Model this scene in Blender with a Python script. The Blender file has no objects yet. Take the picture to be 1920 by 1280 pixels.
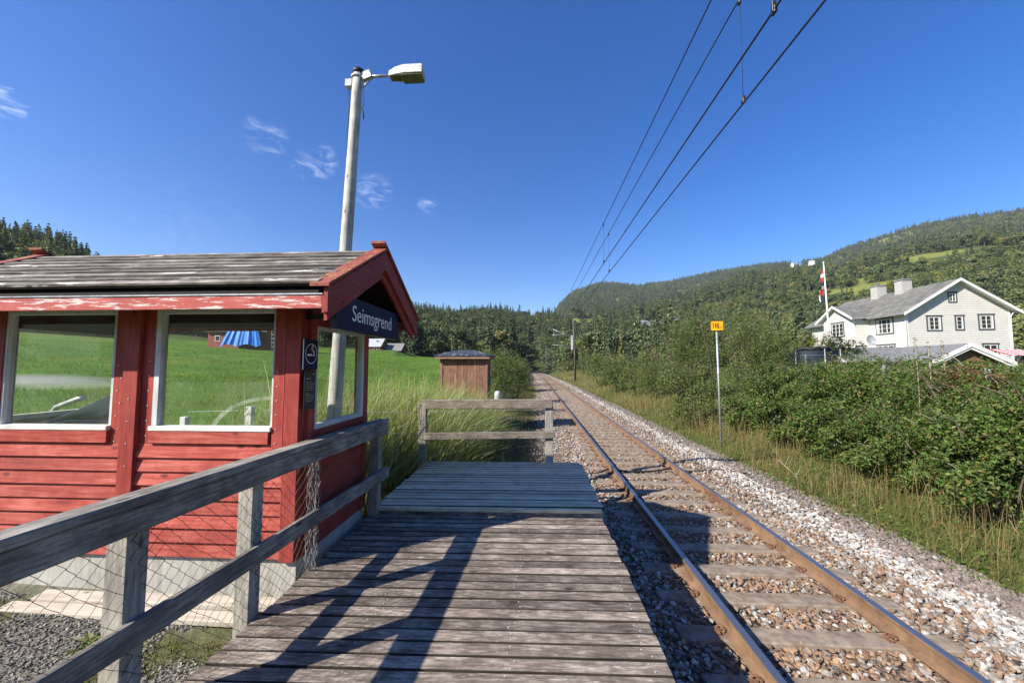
import bpy, bmesh, math, random
import numpy as np
from mathutils import Vector, Matrix, Euler
R = math.radians
rng = np.random.default_rng(7); random.seed(7)
scene = bpy.context.scene
col = scene.collection

# ---------------------------------------------------------------- camera, sky, sun, exposure
EYE = 1.70
cam_d = bpy.data.cameras.new('camera'); cam = bpy.data.objects.new('camera', cam_d); col.objects.link(cam)
cam_d.sensor_fit = 'HORIZONTAL'; cam_d.sensor_width = 36.0; cam_d.lens = 36.0*725/1920
cam_d.clip_start = 0.05; cam_d.clip_end = 12000
YAW = math.atan(42/725); PITCH = math.atan(47/725)
cam.location = (0, 0, EYE); cam.rotation_euler = (R(90)+PITCH, 0, YAW)
scene.camera = cam

SUN_TO = Vector((1.19, 0.80, -1.0)).normalized()
SUN_EL = math.asin(-SUN_TO.z); SUN_AZ = math.atan2(-SUN_TO.x, -SUN_TO.y)
sun_d = bpy.data.lights.new('sun', 'SUN'); sun = bpy.data.objects.new('sun', sun_d); col.objects.link(sun)
sun_d.energy = 5.0; sun_d.angle = R(0.53); sun_d.color = (1.0, 0.93, 0.82)
sun.rotation_euler = SUN_TO.to_track_quat('-Z', 'Y').to_euler(); sun.location = (-30, -20, 40)

world = bpy.data.worlds.new('World'); scene.world = world; world.use_nodes = True
scene.view_settings.view_transform = 'Standard'; scene.view_settings.look = 'None'
scene.view_settings.exposure = 1.04; scene.view_settings.gamma = 1.0
scene.view_settings.use_curve_mapping = False
scene.cycles.use_denoising = True
scene.cycles.max_bounces = 8; scene.cycles.transparent_max_bounces = 24

# ---------------------------------------------------------------- node helper
class G:
    def __init__(s, nt): s.nt = nt
    def n(s, typ, props=None, **ins):
        nd = s.nt.nodes.new(typ)
        for k, v in (props or {}).items(): setattr(nd, k, v)
        for k, v in ins.items():
            key = int(k[1:]) if k[0] == '_' and k[1:].isdigit() else k.replace('_', ' ')
            sk = nd.inputs[key]
            if isinstance(v, bpy.types.NodeSocket): s.nt.links.new(v, sk)
            elif isinstance(v, bpy.types.Node): s.nt.links.new(v.outputs[0], sk)
            else: sk.default_value = v
        return nd
    def ramp(s, fac, stops, interp='LINEAR'):
        nd = s.nt.nodes.new('ShaderNodeValToRGB'); e = nd.color_ramp.elements; nd.color_ramp.interpolation = interp
        while len(e) < len(stops): e.new(0.5)
        for el, (p, c) in zip(e, stops):
            el.position = p; el.color = tuple(c)+(1,) if len(c) == 3 else c
        s.nt.links.new(fac if isinstance(fac, bpy.types.NodeSocket) else fac.outputs[0], nd.inputs[0])
        return nd
    def mix(s, fac, a, b, mode='MIX'):
        nd = s.nt.nodes.new('ShaderNodeMix'); nd.data_type = 'RGBA'; nd.blend_type = mode
        for idx, v in ((0, fac), (6, a), (7, b)):
            sk = nd.inputs[idx]
            if isinstance(v, bpy.types.NodeSocket): s.nt.links.new(v, sk)
            elif isinstance(v, bpy.types.Node): s.nt.links.new(v.outputs[0], sk)
            elif idx == 0: sk.default_value = v
            else: sk.default_value = tuple(v)+(1,) if len(v) == 3 else v
        return nd.outputs[2]
    def math(s, op, a, b=0.0, clamp=False):
        nd = s.nt.nodes.new('ShaderNodeMath'); nd.operation = op; nd.use_clamp = clamp
        for i, v in ((0, a), (1, b)):
            if isinstance(v, bpy.types.NodeSocket): s.nt.links.new(v, nd.inputs[i])
            elif isinstance(v, bpy.types.Node): s.nt.links.new(v.outputs[0], nd.inputs[i])
            else: nd.inputs[i].default_value = v
        return nd.outputs[0]

# sky: Nishita, deepened a little the way the camera rendered it, with a few thin wisps of cloud
g = G(world.node_tree); world.node_tree.nodes.clear()
skyt = g.n('ShaderNodeTexSky', dict(sky_type='NISHITA', sun_disc=False, sun_elevation=SUN_EL, sun_rotation=SUN_AZ % (2*math.pi),
           altitude=100.0, air_density=1.0, dust_density=0.25, ozone_density=3.0))
hs = g.n('ShaderNodeHueSaturation', Hue=0.515, Saturation=1.40, Value=1.07, Color=skyt)
tc = g.n('ShaderNodeTexCoord')
dirv = tc.outputs['Generated']
sep = g.n('ShaderNodeSeparateXYZ', Vector=dirv)
zc = g.math('MAXIMUM', sep.outputs['Z'], 0.03)
px_ = g.math('DIVIDE', sep.outputs['X'], zc); py_ = g.math('DIVIDE', sep.outputs['Y'], zc)
pl = g.n('ShaderNodeCombineXYZ', X=px_, Y=py_, Z=0.0)
mp = g.n('ShaderNodeMapping', Vector=pl, Rotation=(0, 0, R(-20)), Scale=(1.25, 1.0, 1.0))
fine = g.n('ShaderNodeTexNoise', Vector=mp, Scale=7.0, Detail=8.0, Roughness=0.66, Distortion=1.2)
fa = g.n('ShaderNodeMapRange', Value=fine.outputs[0], **{'From_Min': 0.47, 'From_Max': 0.80, 'To_Min': 0.0, 'To_Max': 1.0})
cov = None
for cdir, rad, amt in (((-.775, .500, .387), .9, 1.0), ((-.766, .518, .380), .8, .9), ((-.757, .534, .375), .6, .6), ((-.60, .64, .475), 2.4, .4), ((-.531, .713, .458), 2.6, .5), ((-.46, .772, .439), 2.4, .8), ((-.486, .768, .417), 1.9, .7),
                       ((-.367, .841, .398), 2.6, .55), ((-.255, .886, .387), 1.9, .9), ((-.184, .901, .392), 1.7, .8), ((-.66, .70, .26), 9.0, .15), ((-.80, .44, .40), 5.0, .08)):
    dp = g.n('ShaderNodeVectorMath', dict(operation='DOT_PRODUCT'), _0=dirv, _1=cdir).outputs['Value']
    mr = g.n('ShaderNodeMapRange', dict(interpolation_type='SMOOTHSTEP'), Value=dp, **{'From_Min': math.cos(R(rad)), 'From_Max': math.cos(R(rad*.25)), 'To_Min': 0.0, 'To_Max': amt}).outputs[0]
    cov = mr if cov is None else g.math('MAXIMUM', cov, mr)
cfac = g.math('MULTIPLY', g.math('MULTIPLY', fa.outputs[0], cov), 0.5, True)
skyc = g.mix(cfac, hs.outputs[0], (9.0, 9.6, 10.5))
bg = g.n('ShaderNodeBackground', Color=skyc, Strength=0.085)
g.n('ShaderNodeOutputWorld', Surface=bg)

# ---------------------------------------------------------------- object helpers
def tag(o, label=None, cat=None, group=None, kind=None):
    if label: o['label'] = label
    if cat: o['category'] = cat
    if group: o['group'] = group
    if kind: o['kind'] = kind
    return o
def empty(name, loc=(0, 0, 0), rz=0.0, label=None, cat=None, group=None):
    o = bpy.data.objects.new(name, None); col.objects.link(o); o.location = loc; o.rotation_euler = (0, 0, rz)
    o.empty_display_size = 0.2
    return tag(o, label, cat, group)
def link(name, me, parent=None, loc=None, rot=None):
    o = bpy.data.objects.new(name, me); col.objects.link(o)
    if parent: o.parent = parent
    if loc is not None: o.location = loc
    if rot is not None: o.rotation_euler = rot
    return o
class MB:
    def __init__(s): s.v = []; s.f = []; s.sm = []
    def add(s, vs, fs, smooth=False):
        b = len(s.v); s.v += [tuple(v) for v in vs]
        for f in fs: s.f.append(tuple(b+i for i in f)); s.sm.append(smooth)
        return s
    def box(s, x0, x1, y0, y1, z0, z1):
        return s.add([(x0,y0,z0),(x1,y0,z0),(x1,y1,z0),(x0,y1,z0),(x0,y0,z1),(x1,y0,z1),(x1,y1,z1),(x0,y1,z1)],
                     [(0,3,2,1),(4,5,6,7),(0,1,5,4),(1,2,6,5),(2,3,7,6),(3,0,4,7)])
    def beam(s, p0, p1, w, h, up=(0, 0, 1)):
        p0 = Vector(p0); p1 = Vector(p1); d = (p1-p0).normalized(); sd = d.cross(Vector(up))
        if sd.length < 1e-4: sd = d.cross(Vector((1, 0, 0)))
        sd.normalize(); u = sd.cross(d)
        q = []
        for p in (p0, p1):
            for a, b in ((-1,-1),(1,-1),(1,1),(-1,1)): q.append(p+sd*(a*w/2)+u*(b*h/2))
        return s.add(q, [(3,2,1,0),(4,5,6,7),(0,1,5,4),(1,2,6,5),(2,3,7,6),(3,0,4,7)])
    def prism(s, poly, off):       # poly: planar ring of points, off: extrusion vector
        n = len(poly); off = Vector(off); a = [Vector(p) for p in poly]; b = [p+off for p in a]
        return s.add(a+b, [tuple(range(n))[::-1], tuple(range(n, 2*n))]+[(i, (i+1) % n, n+(i+1) % n, n+i) for i in range(n)])
    def tube(s, pts, r, n=8, cap=True, smooth=True):
        pts = [Vector(p) for p in pts]; rr = r if isinstance(r, (list, tuple)) else [r]*len(pts)
        b = len(s.v); prev = None
        for i, p in enumerate(pts):
            d = (pts[min(i+1, len(pts)-1)]-pts[max(i-1, 0)]).normalized()
            if prev is None:
                a = Vector((1, 0, 0)) if abs(d.x) < 0.8 else Vector((0, 1, 0)); sd = d.cross(a).normalized()
            else:
                sd = (prev-d*prev.dot(d)).normalized()
            prev = sd; u = d.cross(sd)
            for k in range(n):
                t = 2*math.pi*k/n; s.v.append(tuple(p+sd*(rr[i]*math.cos(t))+u*(rr[i]*math.sin(t))))
        for i in range(len(pts)-1):
            for k in range(n):
                s.f.append((b+i*n+k, b+i*n+(k+1) % n, b+(i+1)*n+(k+1) % n, b+(i+1)*n+k)); s.sm.append(smooth)
        if cap:
            s.f.append(tuple(b+k for k in range(n))[::-1]); s.sm.append(False)
            s.f.append(tuple(b+(len(pts)-1)*n+k for k in range(n))); s.sm.append(False)
        return s
    def mesh(s, name, mat, bevel=0.0):
        me = bpy.data.meshes.new(name); me.from_pydata(s.v, [], s.f)
        me.polygons.foreach_set('use_smooth', s.sm); me.materials.append(mat); me.update()
        if bevel:
            bm = bmesh.new(); bm.from_mesh(me)
            bmesh.ops.bevel(bm, geom=list(bm.edges), offset=bevel, segments=1, affect='EDGES', clamp_overlap=True)
            bm.to_mesh(me); bm.free()
        return me
    def build(s, name, mat, parent=None, bevel=0.0, loc=None, rot=None):
        return link(name, s.mesh(name, mat, bevel), parent, loc, rot)
def copy_tree(o, parent=None):
    c = o.copy(); col.objects.link(c); c.parent = parent
    for ch in list(o.children): copy_tree(ch, c)
    return c
def np_mesh(name, V, faces, mat, colors=None, smooth=False):
    me = bpy.data.meshes.new(name); V = np.asarray(V, np.float32)
    me.vertices.add(len(V)); me.vertices.foreach_set('co', V.ravel())
    faces = [np.asarray(f, np.int32) for f in faces if len(f)]
    tot = np.concatenate([np.full(len(f), f.shape[1], np.int32) for f in faces])
    idx = np.concatenate([f.ravel() for f in faces]); start = np.concatenate([[0], np.cumsum(tot)[:-1]]).astype(np.int32)
    me.loops.add(len(idx)); me.loops.foreach_set('vertex_index', idx)
    me.polygons.add(len(tot)); me.polygons.foreach_set('loop_start', start)
    me.polygons.foreach_set('use_smooth', np.full(len(tot), smooth))
    if colors is not None:
        ca = me.color_attributes.new('Col', 'FLOAT_COLOR', 'POINT')
        c4 = np.ones((len(V), 4), np.float32); c4[:, :3] = colors; ca.data.foreach_set('color', c4.ravel())
    me.materials.append(mat); me.update(calc_edges=True); me.validate()
    return me
def smooth01(t): t = np.clip(t, 0, 1); return t*t*(3-2*t)

# ---------------------------------------------------------------- materials
def new_mat(name):
    m = bpy.data.materials.new(name); m.use_nodes = True; m.node_tree.nodes.clear(); return m, G(m.node_tree)
def finish(m, g, color, rough=0.7, bump=None, bstr=0.3, bdist=0.01, metal=0.0, spec=0.4):
    b = g.n('ShaderNodeBsdfPrincipled', Metallic=metal)
    b.inputs['Specular IOR Level'].default_value = spec
    for k, v in (('Base Color', color), ('Roughness', rough)):
        if isinstance(v, (bpy.types.NodeSocket, bpy.types.Node)):
            g.nt.links.new(v if isinstance(v, bpy.types.NodeSocket) else v.outputs[0], b.inputs[k])
        else: b.inputs[k].default_value = (tuple(v)+(1,)) if k == 'Base Color' else v
    if bump is not None:
        bp = g.n('ShaderNodeBump', Height=bump, Strength=bstr, Distance=bdist); g.nt.links.new(bp.outputs[0], b.inputs['Normal'])
    g.n('ShaderNodeOutputMaterial', Surface=b)
    return m
def objvec(g, jitter=True):
    tc = g.n('ShaderNodeTexCoord'); v = tc.outputs['Object']
    if jitter:
        oi = g.n('ShaderNodeObjectInfo'); k = g.math('MULTIPLY', oi.outputs['Random'], 61.0)
        cb = g.n('ShaderNodeCombineXYZ', X=k, Y=k, Z=k); v = g.n('ShaderNodeVectorMath', dict(operation='ADD'), _0=v, _1=cb).outputs[0]
    return v
def wood(name, dark, mid, light, axis='X', fine=60.0, vary=0.35, rough=0.75, knots=True, kden=0.55, psc=16.0, stretch=0.07, bstr=0.45, pale=0.0, palec=(0.55, 0.53, 0.5)):
    m, g = new_mat(name); v = objvec(g)
    sc = {'X': (stretch, 1, 1), 'Y': (1, stretch, 1), 'Z': (1, 1, stretch)}[axis]
    mp = g.n('ShaderNodeMapping', Vector=v, Scale=tuple(fine*a for a in sc))
    gr = g.n('ShaderNodeTexNoise', Vector=mp, Scale=1.0, Detail=7.0, Roughness=0.65, Distortion=0.4)
    bl = g.n('ShaderNodeTexNoise', Vector=v, Scale=3.2, Detail=6.0, Roughness=0.65)
    f = g.math('ADD', g.math('MULTIPLY', gr.outputs[0], 0.62), g.math('MULTIPLY', bl.outputs[0], 0.50))
    c = g.ramp(f, [(0.36, dark), (0.54, mid), (0.72, light)]).outputs[0]
    if knots:
        mk = g.n('ShaderNodeMapping', Vector=v, Scale=tuple(7.0*(0.55 if a < 1 else 1.25) for a in sc))
        vo = g.n('ShaderNodeTexVoronoi', Vector=mk, Scale=1.0, Randomness=1.0)
        kf = g.n('ShaderNodeMapRange', Value=vo.outputs['Distance'], **{'From_Min': 0.10, 'From_Max': 0.19, 'To_Min': 1.0, 'To_Max': 0.0})
        kg = g.math('GREATER_THAN', g.n('ShaderNodeSeparateColor', Color=vo.outputs['Color']).outputs[0], kden)
        c = g.mix(g.math('MULTIPLY', g.math('MULTIPLY', kf.outputs[0], kg), 0.75), c, tuple(x*0.45 for x in dark))
    if pale:
        mq = g.n('ShaderNodeMapping', Vector=v, Scale=tuple(psc*(0.12 if a < 1 else 1.0) for a in sc))
        pn = g.n('ShaderNodeTexNoise', Vector=mq, Scale=1.0, Detail=8.0, Roughness=0.7)
        pf = g.n('ShaderNodeMapRange', Value=pn.outputs[0], **{'From_Min': 0.64-pale*0.2, 'From_Max': 0.67-pale*0.2, 'To_Min': 0.0, 'To_Max': 1.0})
        c = g.mix(pf.outputs[0], c, palec)
    oi = g.n('ShaderNodeObjectInfo')
    br = g.n('ShaderNodeMapRange', Value=oi.outputs['Random'], **{'To_Min': 1-vary, 'To_Max': 1+vary})
    c = g.mix(1.0, c, g.n('ShaderNodeCombineColor', Red=br.outputs[0], Green=br.outputs[0], Blue=br.outputs[0]).outputs[0], 'MULTIPLY')
    return finish(m, g, c, rough, gr.outputs[0], bstr, 0.004, spec=0.25)
def noisy(name, c0, c1, scale=8.0, rough=0.7, detail=5.0, bstr=0.2, bdist=0.01, metal=0.0, spec=0.4, lo=0.35, hi=0.65):
    m, g = new_mat(name); v = objvec(g)
    nz = g.n('ShaderNodeTexNoise', Vector=v, Scale=scale, Detail=detail, Roughness=0.6)
    c = g.ramp(nz, [(lo, c0), (hi, c1)])
    return finish(m, g, c.outputs[0], rough, nz.outputs[0], bstr, bdist, metal, spec)
def leafmat(name, trans=0.42, rough=0.5, rand=False, tint=None):
    m, g = new_mat(name)
    at = g.n('ShaderNodeAttribute', dict(attribute_name='Col')); c = at.outputs['Color']
    if rand:
        oi = g.n('ShaderNodeObjectInfo')
        c = g.mix(1.0, c, g.ramp(oi.outputs['Random'], tint), 'MULTIPLY')
    b = g.n('ShaderNodeBsdfPrincipled', Base_Color=c, Roughness=rough); b.inputs['Specular IOR Level'].default_value = 0.25
    t = g.n('ShaderNodeBsdfTranslucent', Color=g.mix(1.0, c, (1.25, 1.2, 0.55), 'MULTIPLY'))
    mx = g.n('ShaderNodeMixShader', Fac=trans, _1=b, _2=t)
    g.n('ShaderNodeOutputMaterial', Surface=mx)
    return m
def plain(name, c, rough=0.6, metal=0.0, spec=0.4):
    m, g = new_mat(name); return finish(m, g, c, rough, metal=metal, spec=spec)

M = {}
M['deck'] = wood('deck_wood', (0.040, 0.030, 0.024), (0.150, 0.120, 0.096), (0.40, 0.345, 0.285), 'X', 52, 0.34, pale=0.06, palec=(0.50, 0.46, 0.42), stretch=0.17, psc=40.0, bstr=0.8)
M['deck_gap_shade'] = wood('gap_shade_edge', (0.012, 0.009, 0.007), (0.03, 0.023, 0.018), (0.06, 0.048, 0.038), 'X', 30, 0.2, knots=False)  # near-black plank sides: shade of the gaps painted into the wood colour
M['deck_grey'] = wood('grey_deck_wood', (0.20, 0.155, 0.10), (0.51, 0.425, 0.285), (0.68, 0.59, 0.43), 'X', 70, 0.2)
M['rail_y'] = wood('railing_wood_y', (0.065, 0.058, 0.050), (0.185, 0.168, 0.145), (0.44, 0.41, 0.35), 'Y', 60, 0.12)
M['rail_x'] = wood('railing_wood_x', (0.07, 0.058, 0.046), (0.19, 0.158, 0.125), (0.36, 0.31, 0.25), 'X', 60, 0.12)
M['post_z'] = wood('post_wood_z', (0.11, 0.10, 0.085), (0.27, 0.25, 0.21), (0.44, 0.41, 0.35), 'Z', 55, 0.12)
M['red_x'] = wood('red_board_x', (0.17, 0.024, 0.018), (0.33, 0.052, 0.037), (0.50, 0.14, 0.105), 'X', 40, 0.14, rough=0.65, bstr=0.3, kden=0.3)
M['red_y'] = wood('red_board_y', (0.16, 0.022, 0.019), (0.26, 0.037, 0.030), (0.34, 0.065, 0.052), 'Y', 40, 0.10, rough=0.6, bstr=0.25)
M['red_z'] = wood('red_board_z', (0.17, 0.024, 0.020), (0.28, 0.040, 0.032), (0.38, 0.075, 0.058), 'Z', 40, 0.10, rough=0.6, bstr=0.25)
M['fascia'] = wood('peeling_red_board', (0.30, 0.05, 0.042), (0.42, 0.08, 0.065), (0.52, 0.14, 0.12), 'X', 40, 0.05, rough=0.6, bstr=0.3, pale=0.50, palec=(0.62, 0.52, 0.48), psc=34.0)
M['roofboard'] = wood('roof_board', (0.026, 0.022, 0.019), (0.125, 0.108, 0.092), (0.38, 0.35, 0.31), 'X', 42, 0.45, bstr=0.9, pale=0.22, palec=(0.58, 0.56, 0.53))
M['lichen'] = wood('lichen_board', (0.10, 0.03, 0.022), (0.24, 0.06, 0.045), (0.30, 0.11, 0.07), 'Y', 40, 0.1, pale=0.27, palec=(0.30, 0.235, 0.06))
M['sill'] = wood('white_sill', (0.42, 0.40, 0.36), (0.66, 0.64, 0.59), (0.78, 0.77, 0.73), 'X', 40, 0.05, knots=False)
M['frame'] = wood('grey_white_frame', (0.36, 0.36, 0.34), (0.52, 0.53, 0.51), (0.66, 0.67, 0.65), 'Z', 40, 0.05, knots=False)
M['paleplank'] = wood('pale_plank', (0.26, 0.21, 0.16), (0.44, 0.39, 0.32), (0.56, 0.51, 0.43), 'X', 30, 0.12)
M['found'] = wood('foundation', (0.20, 0.19, 0.16), (0.36, 0.345, 0.30), (0.47, 0.46, 0.41), 'Z', 16, 0.05, knots=False)
M['brown_z'] = wood('brown_board', (0.085, 0.042, 0.026), (0.195, 0.100, 0.062), (0.32, 0.185, 0.12), 'Z', 45, 0.16)
M['brown_x'] = wood('brown_trim', (0.14, 0.075, 0.055), (0.28, 0.165, 0.12), (0.40, 0.26, 0.20), 'X', 45, 0.1)
M['pole'] = wood('pole_wood', (0.16, 0.155, 0.14), (0.38, 0.37, 0.33), (0.58, 0.57, 0.53), 'Z', 38, 0.1, bstr=0.6)
M['cpole'] = wood('dark_pole_wood', (0.03, 0.028, 0.025), (0.08, 0.07, 0.06), (0.17, 0.155, 0.14), 'Z', 20, 0.2)
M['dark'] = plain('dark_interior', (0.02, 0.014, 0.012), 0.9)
M['nail'] = plain('nail_head', (0.45, 0.40, 0.36), 0.5)
M['bunch'] = noisy('mesh_end_wire', (0.16, 0.15, 0.135), (0.34, 0.32, 0.29), 30, 0.7, spec=0.2)
M['steel'] = noisy('galvanised_steel', (0.30, 0.31, 0.32), (0.46, 0.47, 0.48), 14, 0.45, metal=0.6)
M['wire'] = noisy('mesh_wire', (0.035, 0.028, 0.024), (0.085, 0.07, 0.06), 30, 0.7, spec=0.2)
M['line'] = plain('overhead_wire', (0.015, 0.015, 0.018), 0.5)
M['rust'] = noisy('rusty_rail', (0.13, 0.076, 0.044), (0.235, 0.145, 0.085), 5, 0.75, bstr=0.1)
M['clip'] = noisy('rusty_clip', (0.10, 0.050, 0.028), (0.21, 0.11, 0.062), 30, 0.8)
M['railtop'] = plain('polished_rail_head', (0.30, 0.30, 0.31), 0.33, metal=0.85)
M['sleeper'] = noisy('concrete_sleeper', (0.145, 0.11, 0.08), (0.29, 0.235, 0.18), 9, 0.9, detail=9, bstr=0.4)
M['navy'] = plain('navy_sign', (0.005, 0.008, 0.045), 0.5, spec=0.15)
M['white'] = plain('white_print', (0.80, 0.80, 0.80), 0.5)
M['signblack'] = plain('black_panel', (0.012, 0.013, 0.016), 0.4)
M['redprint'] = plain('dark_red_print', (0.22, 0.012, 0.014), 0.5)
M['yellow'] = noisy('yellow_sign', (0.78, 0.36, 0.008), (0.86, 0.43, 0.012), 5, 0.45)
M['blackprint'] = plain('dark_print', (0.10, 0.02, 0.01), 0.5)
M['housewall'] = noisy('cream_siding', (0.545, 0.533, 0.492), (0.60, 0.588, 0.545), 1.5, 0.55, bstr=0.02)
M['housewhite'] = noisy('white_trim', (0.66, 0.65, 0.63), (0.73, 0.72, 0.70), 3, 0.5, bstr=0.02)
M['trim'] = plain('dark_grey_trim', (0.075, 0.08, 0.085), 0.6)
M['hglass'] = plain('dark_window_glass', (0.03, 0.035, 0.04), 0.08, spec=0.6)
M['curtain'] = plain('pale_curtain', (0.45, 0.45, 0.43), 0.8)
M['slateflat'] = noisy('grey_roof_felt', (0.135, 0.135, 0.135), (0.21, 0.21, 0.205), 4, 0.6, bstr=0.1)
M['chim'] = noisy('render_chimney', (0.30, 0.295, 0.28), (0.42, 0.41, 0.39), 6, 0.9)
M['netblue'] = noisy('dark_blue_net', (0.004, 0.010, 0.022), (0.008, 0.018, 0.036), 10, 0.6)
M['black'] = plain('black_rubber', (0.012, 0.012, 0.013), 0.6)
M['flagred'] = plain('flag_red', (0.52, 0.02, 0.03), 0.7)
M['flagblue'] = plain('flag_blue', (0.01, 0.02, 0.10), 0.7)
M['bark'] = noisy('bark', (0.07, 0.055, 0.04), (0.16, 0.13, 0.10), 12, 0.9)
M['stem'] = noisy('dry_stem', (0.22, 0.17, 0.11), (0.40, 0.34, 0.24), 12, 0.85)
M['tarp'] = noisy('blue_tarp', (0.02, 0.13, 0.50), (0.04, 0.24, 0.72), 2.0, 0.35, bstr=0.05)
M['lead'] = noisy('blue_grey_sheet', (0.36, 0.48, 0.64), (0.50, 0.62, 0.76), 6, 0.3, metal=0.1)
M['metalroof'] = noisy('grey_metal_roof', (0.30, 0.31, 0.33), (0.42, 0.43, 0.45), 4, 0.45, bstr=0.05)
M['barnred'] = noisy('barn_red', (0.17, 0.045, 0.03), (0.27, 0.08, 0.055), 6, 0.8)
M['lampgrey'] = noisy('lamp_housing', (0.40, 0.40, 0.37), (0.70, 0.70, 0.66), 22, 0.5)
M['lamplens'] = noisy('lamp_lens', (0.05, 0.055, 0.03), (0.13, 0.13, 0.07), 9, 0.12, bstr=0.02)
M['box'] = noisy('grey_box', (0.36, 0.37, 0.39), (0.52, 0.53, 0.55), 14, 0.5)

def glass(name, tint=(0.97, 0.985, 0.975), base=0.022):
    m, g = new_mat(name)
    lw = g.n('ShaderNodeLayerWeight', Blend=0.5)
    fr = g.math('ADD', g.math('MULTIPLY', g.math('POWER', lw.outputs['Facing'], 4.0), 0.55), 0.03)
    tr = g.n('ShaderNodeBsdfTransparent', Color=tint+(1,))
    gl = g.n('ShaderNodeBsdfGlossy', Color=(0.9, 0.92, 0.95, 1), Roughness=0.03)
    v = objvec(g); nz = g.n('ShaderNodeTexNoise', Vector=v, Scale=2.5, Detail=6.0, Roughness=0.7)
    df = g.n('ShaderNodeBsdfDiffuse', Color=(0.6, 0.62, 0.58, 1))
    dirt = g.n('ShaderNodeMapRange', Value=nz.outputs[0], **{'From_Min': 0.45, 'From_Max': 0.8, 'To_Min': base*0.5, 'To_Max': base*3})
    a = g.n('ShaderNodeMixShader', Fac=fr, _1=tr, _2=gl)
    b = g.n('ShaderNodeMixShader', Fac=dirt, _1=a, _2=df)
    g.n('ShaderNodeOutputMaterial', Surface=b)
    return m
M['glass'] = glass('window_glass')
M['smear'] = None
m_, g_ = new_mat('glass_smear')
sm_n = g_.n('ShaderNodeTexNoise', Vector=objvec(g_), Scale=14.0, Detail=6.0)
sm_f = g_.n('ShaderNodeMapRange', Value=sm_n.outputs[0], **{'From_Min': 0.35, 'From_Max': 0.75, 'To_Min': 0.08, 'To_Max': 0.34})
g_.n('ShaderNodeOutputMaterial', Surface=g_.n('ShaderNodeMixShader', Fac=sm_f, _1=g_.n('ShaderNodeBsdfTransparent'), _2=g_.n('ShaderNodeBsdfDiffuse', Color=(0.7, 0.72, 0.68, 1))))
M['smear'] = m_

# slate roof: staggered slates
m_, g_ = new_mat('slate_roof'); v_ = g_.n('ShaderNodeTexCoord').outputs['Object']
nz_ = g_.n('ShaderNodeTexNoise', Vector=v_, Scale=1.4, Detail=8.0, Roughness=0.7)
n2_ = g_.n('ShaderNodeTexNoise', Vector=v_, Scale=9.0, Detail=5.0)
f_ = g_.math('ADD', g_.math('MULTIPLY', nz_.outputs[0], 0.6), g_.math('MULTIPLY', n2_.outputs[0], 0.4))
M['slate'] = finish(m_, g_, g_.ramp(f_, [(0.36, (0.07, 0.07, 0.065)), (0.5, (0.15, 0.148, 0.135)), (0.66, (0.26, 0.25, 0.22))]).outputs[0], 0.7, f_, 0.3, 0.02)
m_, g_ = new_mat('hut_roof_slate'); v_ = g_.n('ShaderNodeTexCoord').outputs['Object']
n1_ = g_.n('ShaderNodeTexNoise', Vector=v_, Scale=7.0, Detail=8.0, Roughness=0.75)
M['hutroof'] = finish(m_, g_, g_.ramp(n1_, [(0.46, (0.03, 0.035, 0.045)), (0.58, (0.08, 0.088, 0.10)), (0.66, (0.42, 0.43, 0.44))]).outputs[0], 0.5, n1_.outputs[0], 0.3, 0.01)

# colour-attribute materials: vegetation, stones, land
M['leaf'] = leafmat('leaves')
M['grassblade'] = leafmat('grass_blades', 0.4, 0.6)
TINT = [(0.0, (0.55, 0.68, 0.70)), (0.25, (0.95, 1.0, 1.0)), (0.5, (1.35, 1.25, 1.1)), (0.7, (0.75, 0.9, 0.9)), (0.88, (1.5, 1.45, 1.05)), (1.0, (1.9, 1.5, 1.05))]
M['treeleaf'] = leafmat('tree_leaves', 0.25, 0.6, True, TINT)
m_, g_ = new_mat('stones'); at_ = g_.n('ShaderNodeAttribute', dict(attribute_name='Col'))
nz_ = g_.n('ShaderNodeTexNoise', Vector=g_.n('ShaderNodeTexCoord').outputs['Object'], Scale=60.0, Detail=5.0)
M['stone'] = finish(m_, g_, g_.mix(1.0, at_.outputs['Color'], g_.ramp(nz_, [(0.3, (0.7, 0.7, 0.7)), (0.7, (1.2, 1.2, 1.2))]), 'MULTIPLY'), 0.85, nz_.outputs[0], 0.3, 0.004)
m_, g_ = new_mat('ballast_fill'); at_ = g_.n('ShaderNodeAttribute', dict(attribute_name='Col'))
v_ = g_.n('ShaderNodeTexCoord').outputs['Object']
vo_ = g_.n('ShaderNodeTexVoronoi', Vector=v_, Scale=17.0)
v2_ = g_.n('ShaderNodeTexNoise', Vector=v_, Scale=40.0, Detail=4.0)
cc_ = g_.ramp(g_.n('ShaderNodeSeparateColor', Color=vo_.outputs['Color']).outputs[0], [(0.0, (0.45, 0.42, 0.40)), (0.5, (0.9, 0.85, 0.8)), (0.8, (1.2, 1.15, 1.1)), (1.0, (2.0, 2.0, 2.0))])
M['ballast'] = finish(m_, g_, g_.mix(1.0, at_.outputs['Color'], cc_, 'MULTIPLY'), 0.9, g_.math('ADD', g_.math('MULTIPLY', vo_.outputs['Distance'], -1.0), g_.math('MULTIPLY', v2_.outputs[0], 0.3)), 1.0, 0.05)
m_, g_ = new_mat('land'); at_ = g_.n('ShaderNodeAttribute', dict(attribute_name='Col'))
v_ = g_.n('ShaderNodeTexCoord').outputs['Object']
a_ = g_.n('ShaderNodeTexNoise', Vector=v_, Scale=0.35, Detail=9.0, Roughness=0.7)
b_ = g_.n('ShaderNodeTexNoise', Vector=v_, Scale=9.0, Detail=6.0, Roughness=0.7)
f_ = g_.math('ADD', g_.math('MULTIPLY', a_.outputs[0], 0.5), g_.math('MULTIPLY', b_.outputs[0], 0.5))
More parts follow.
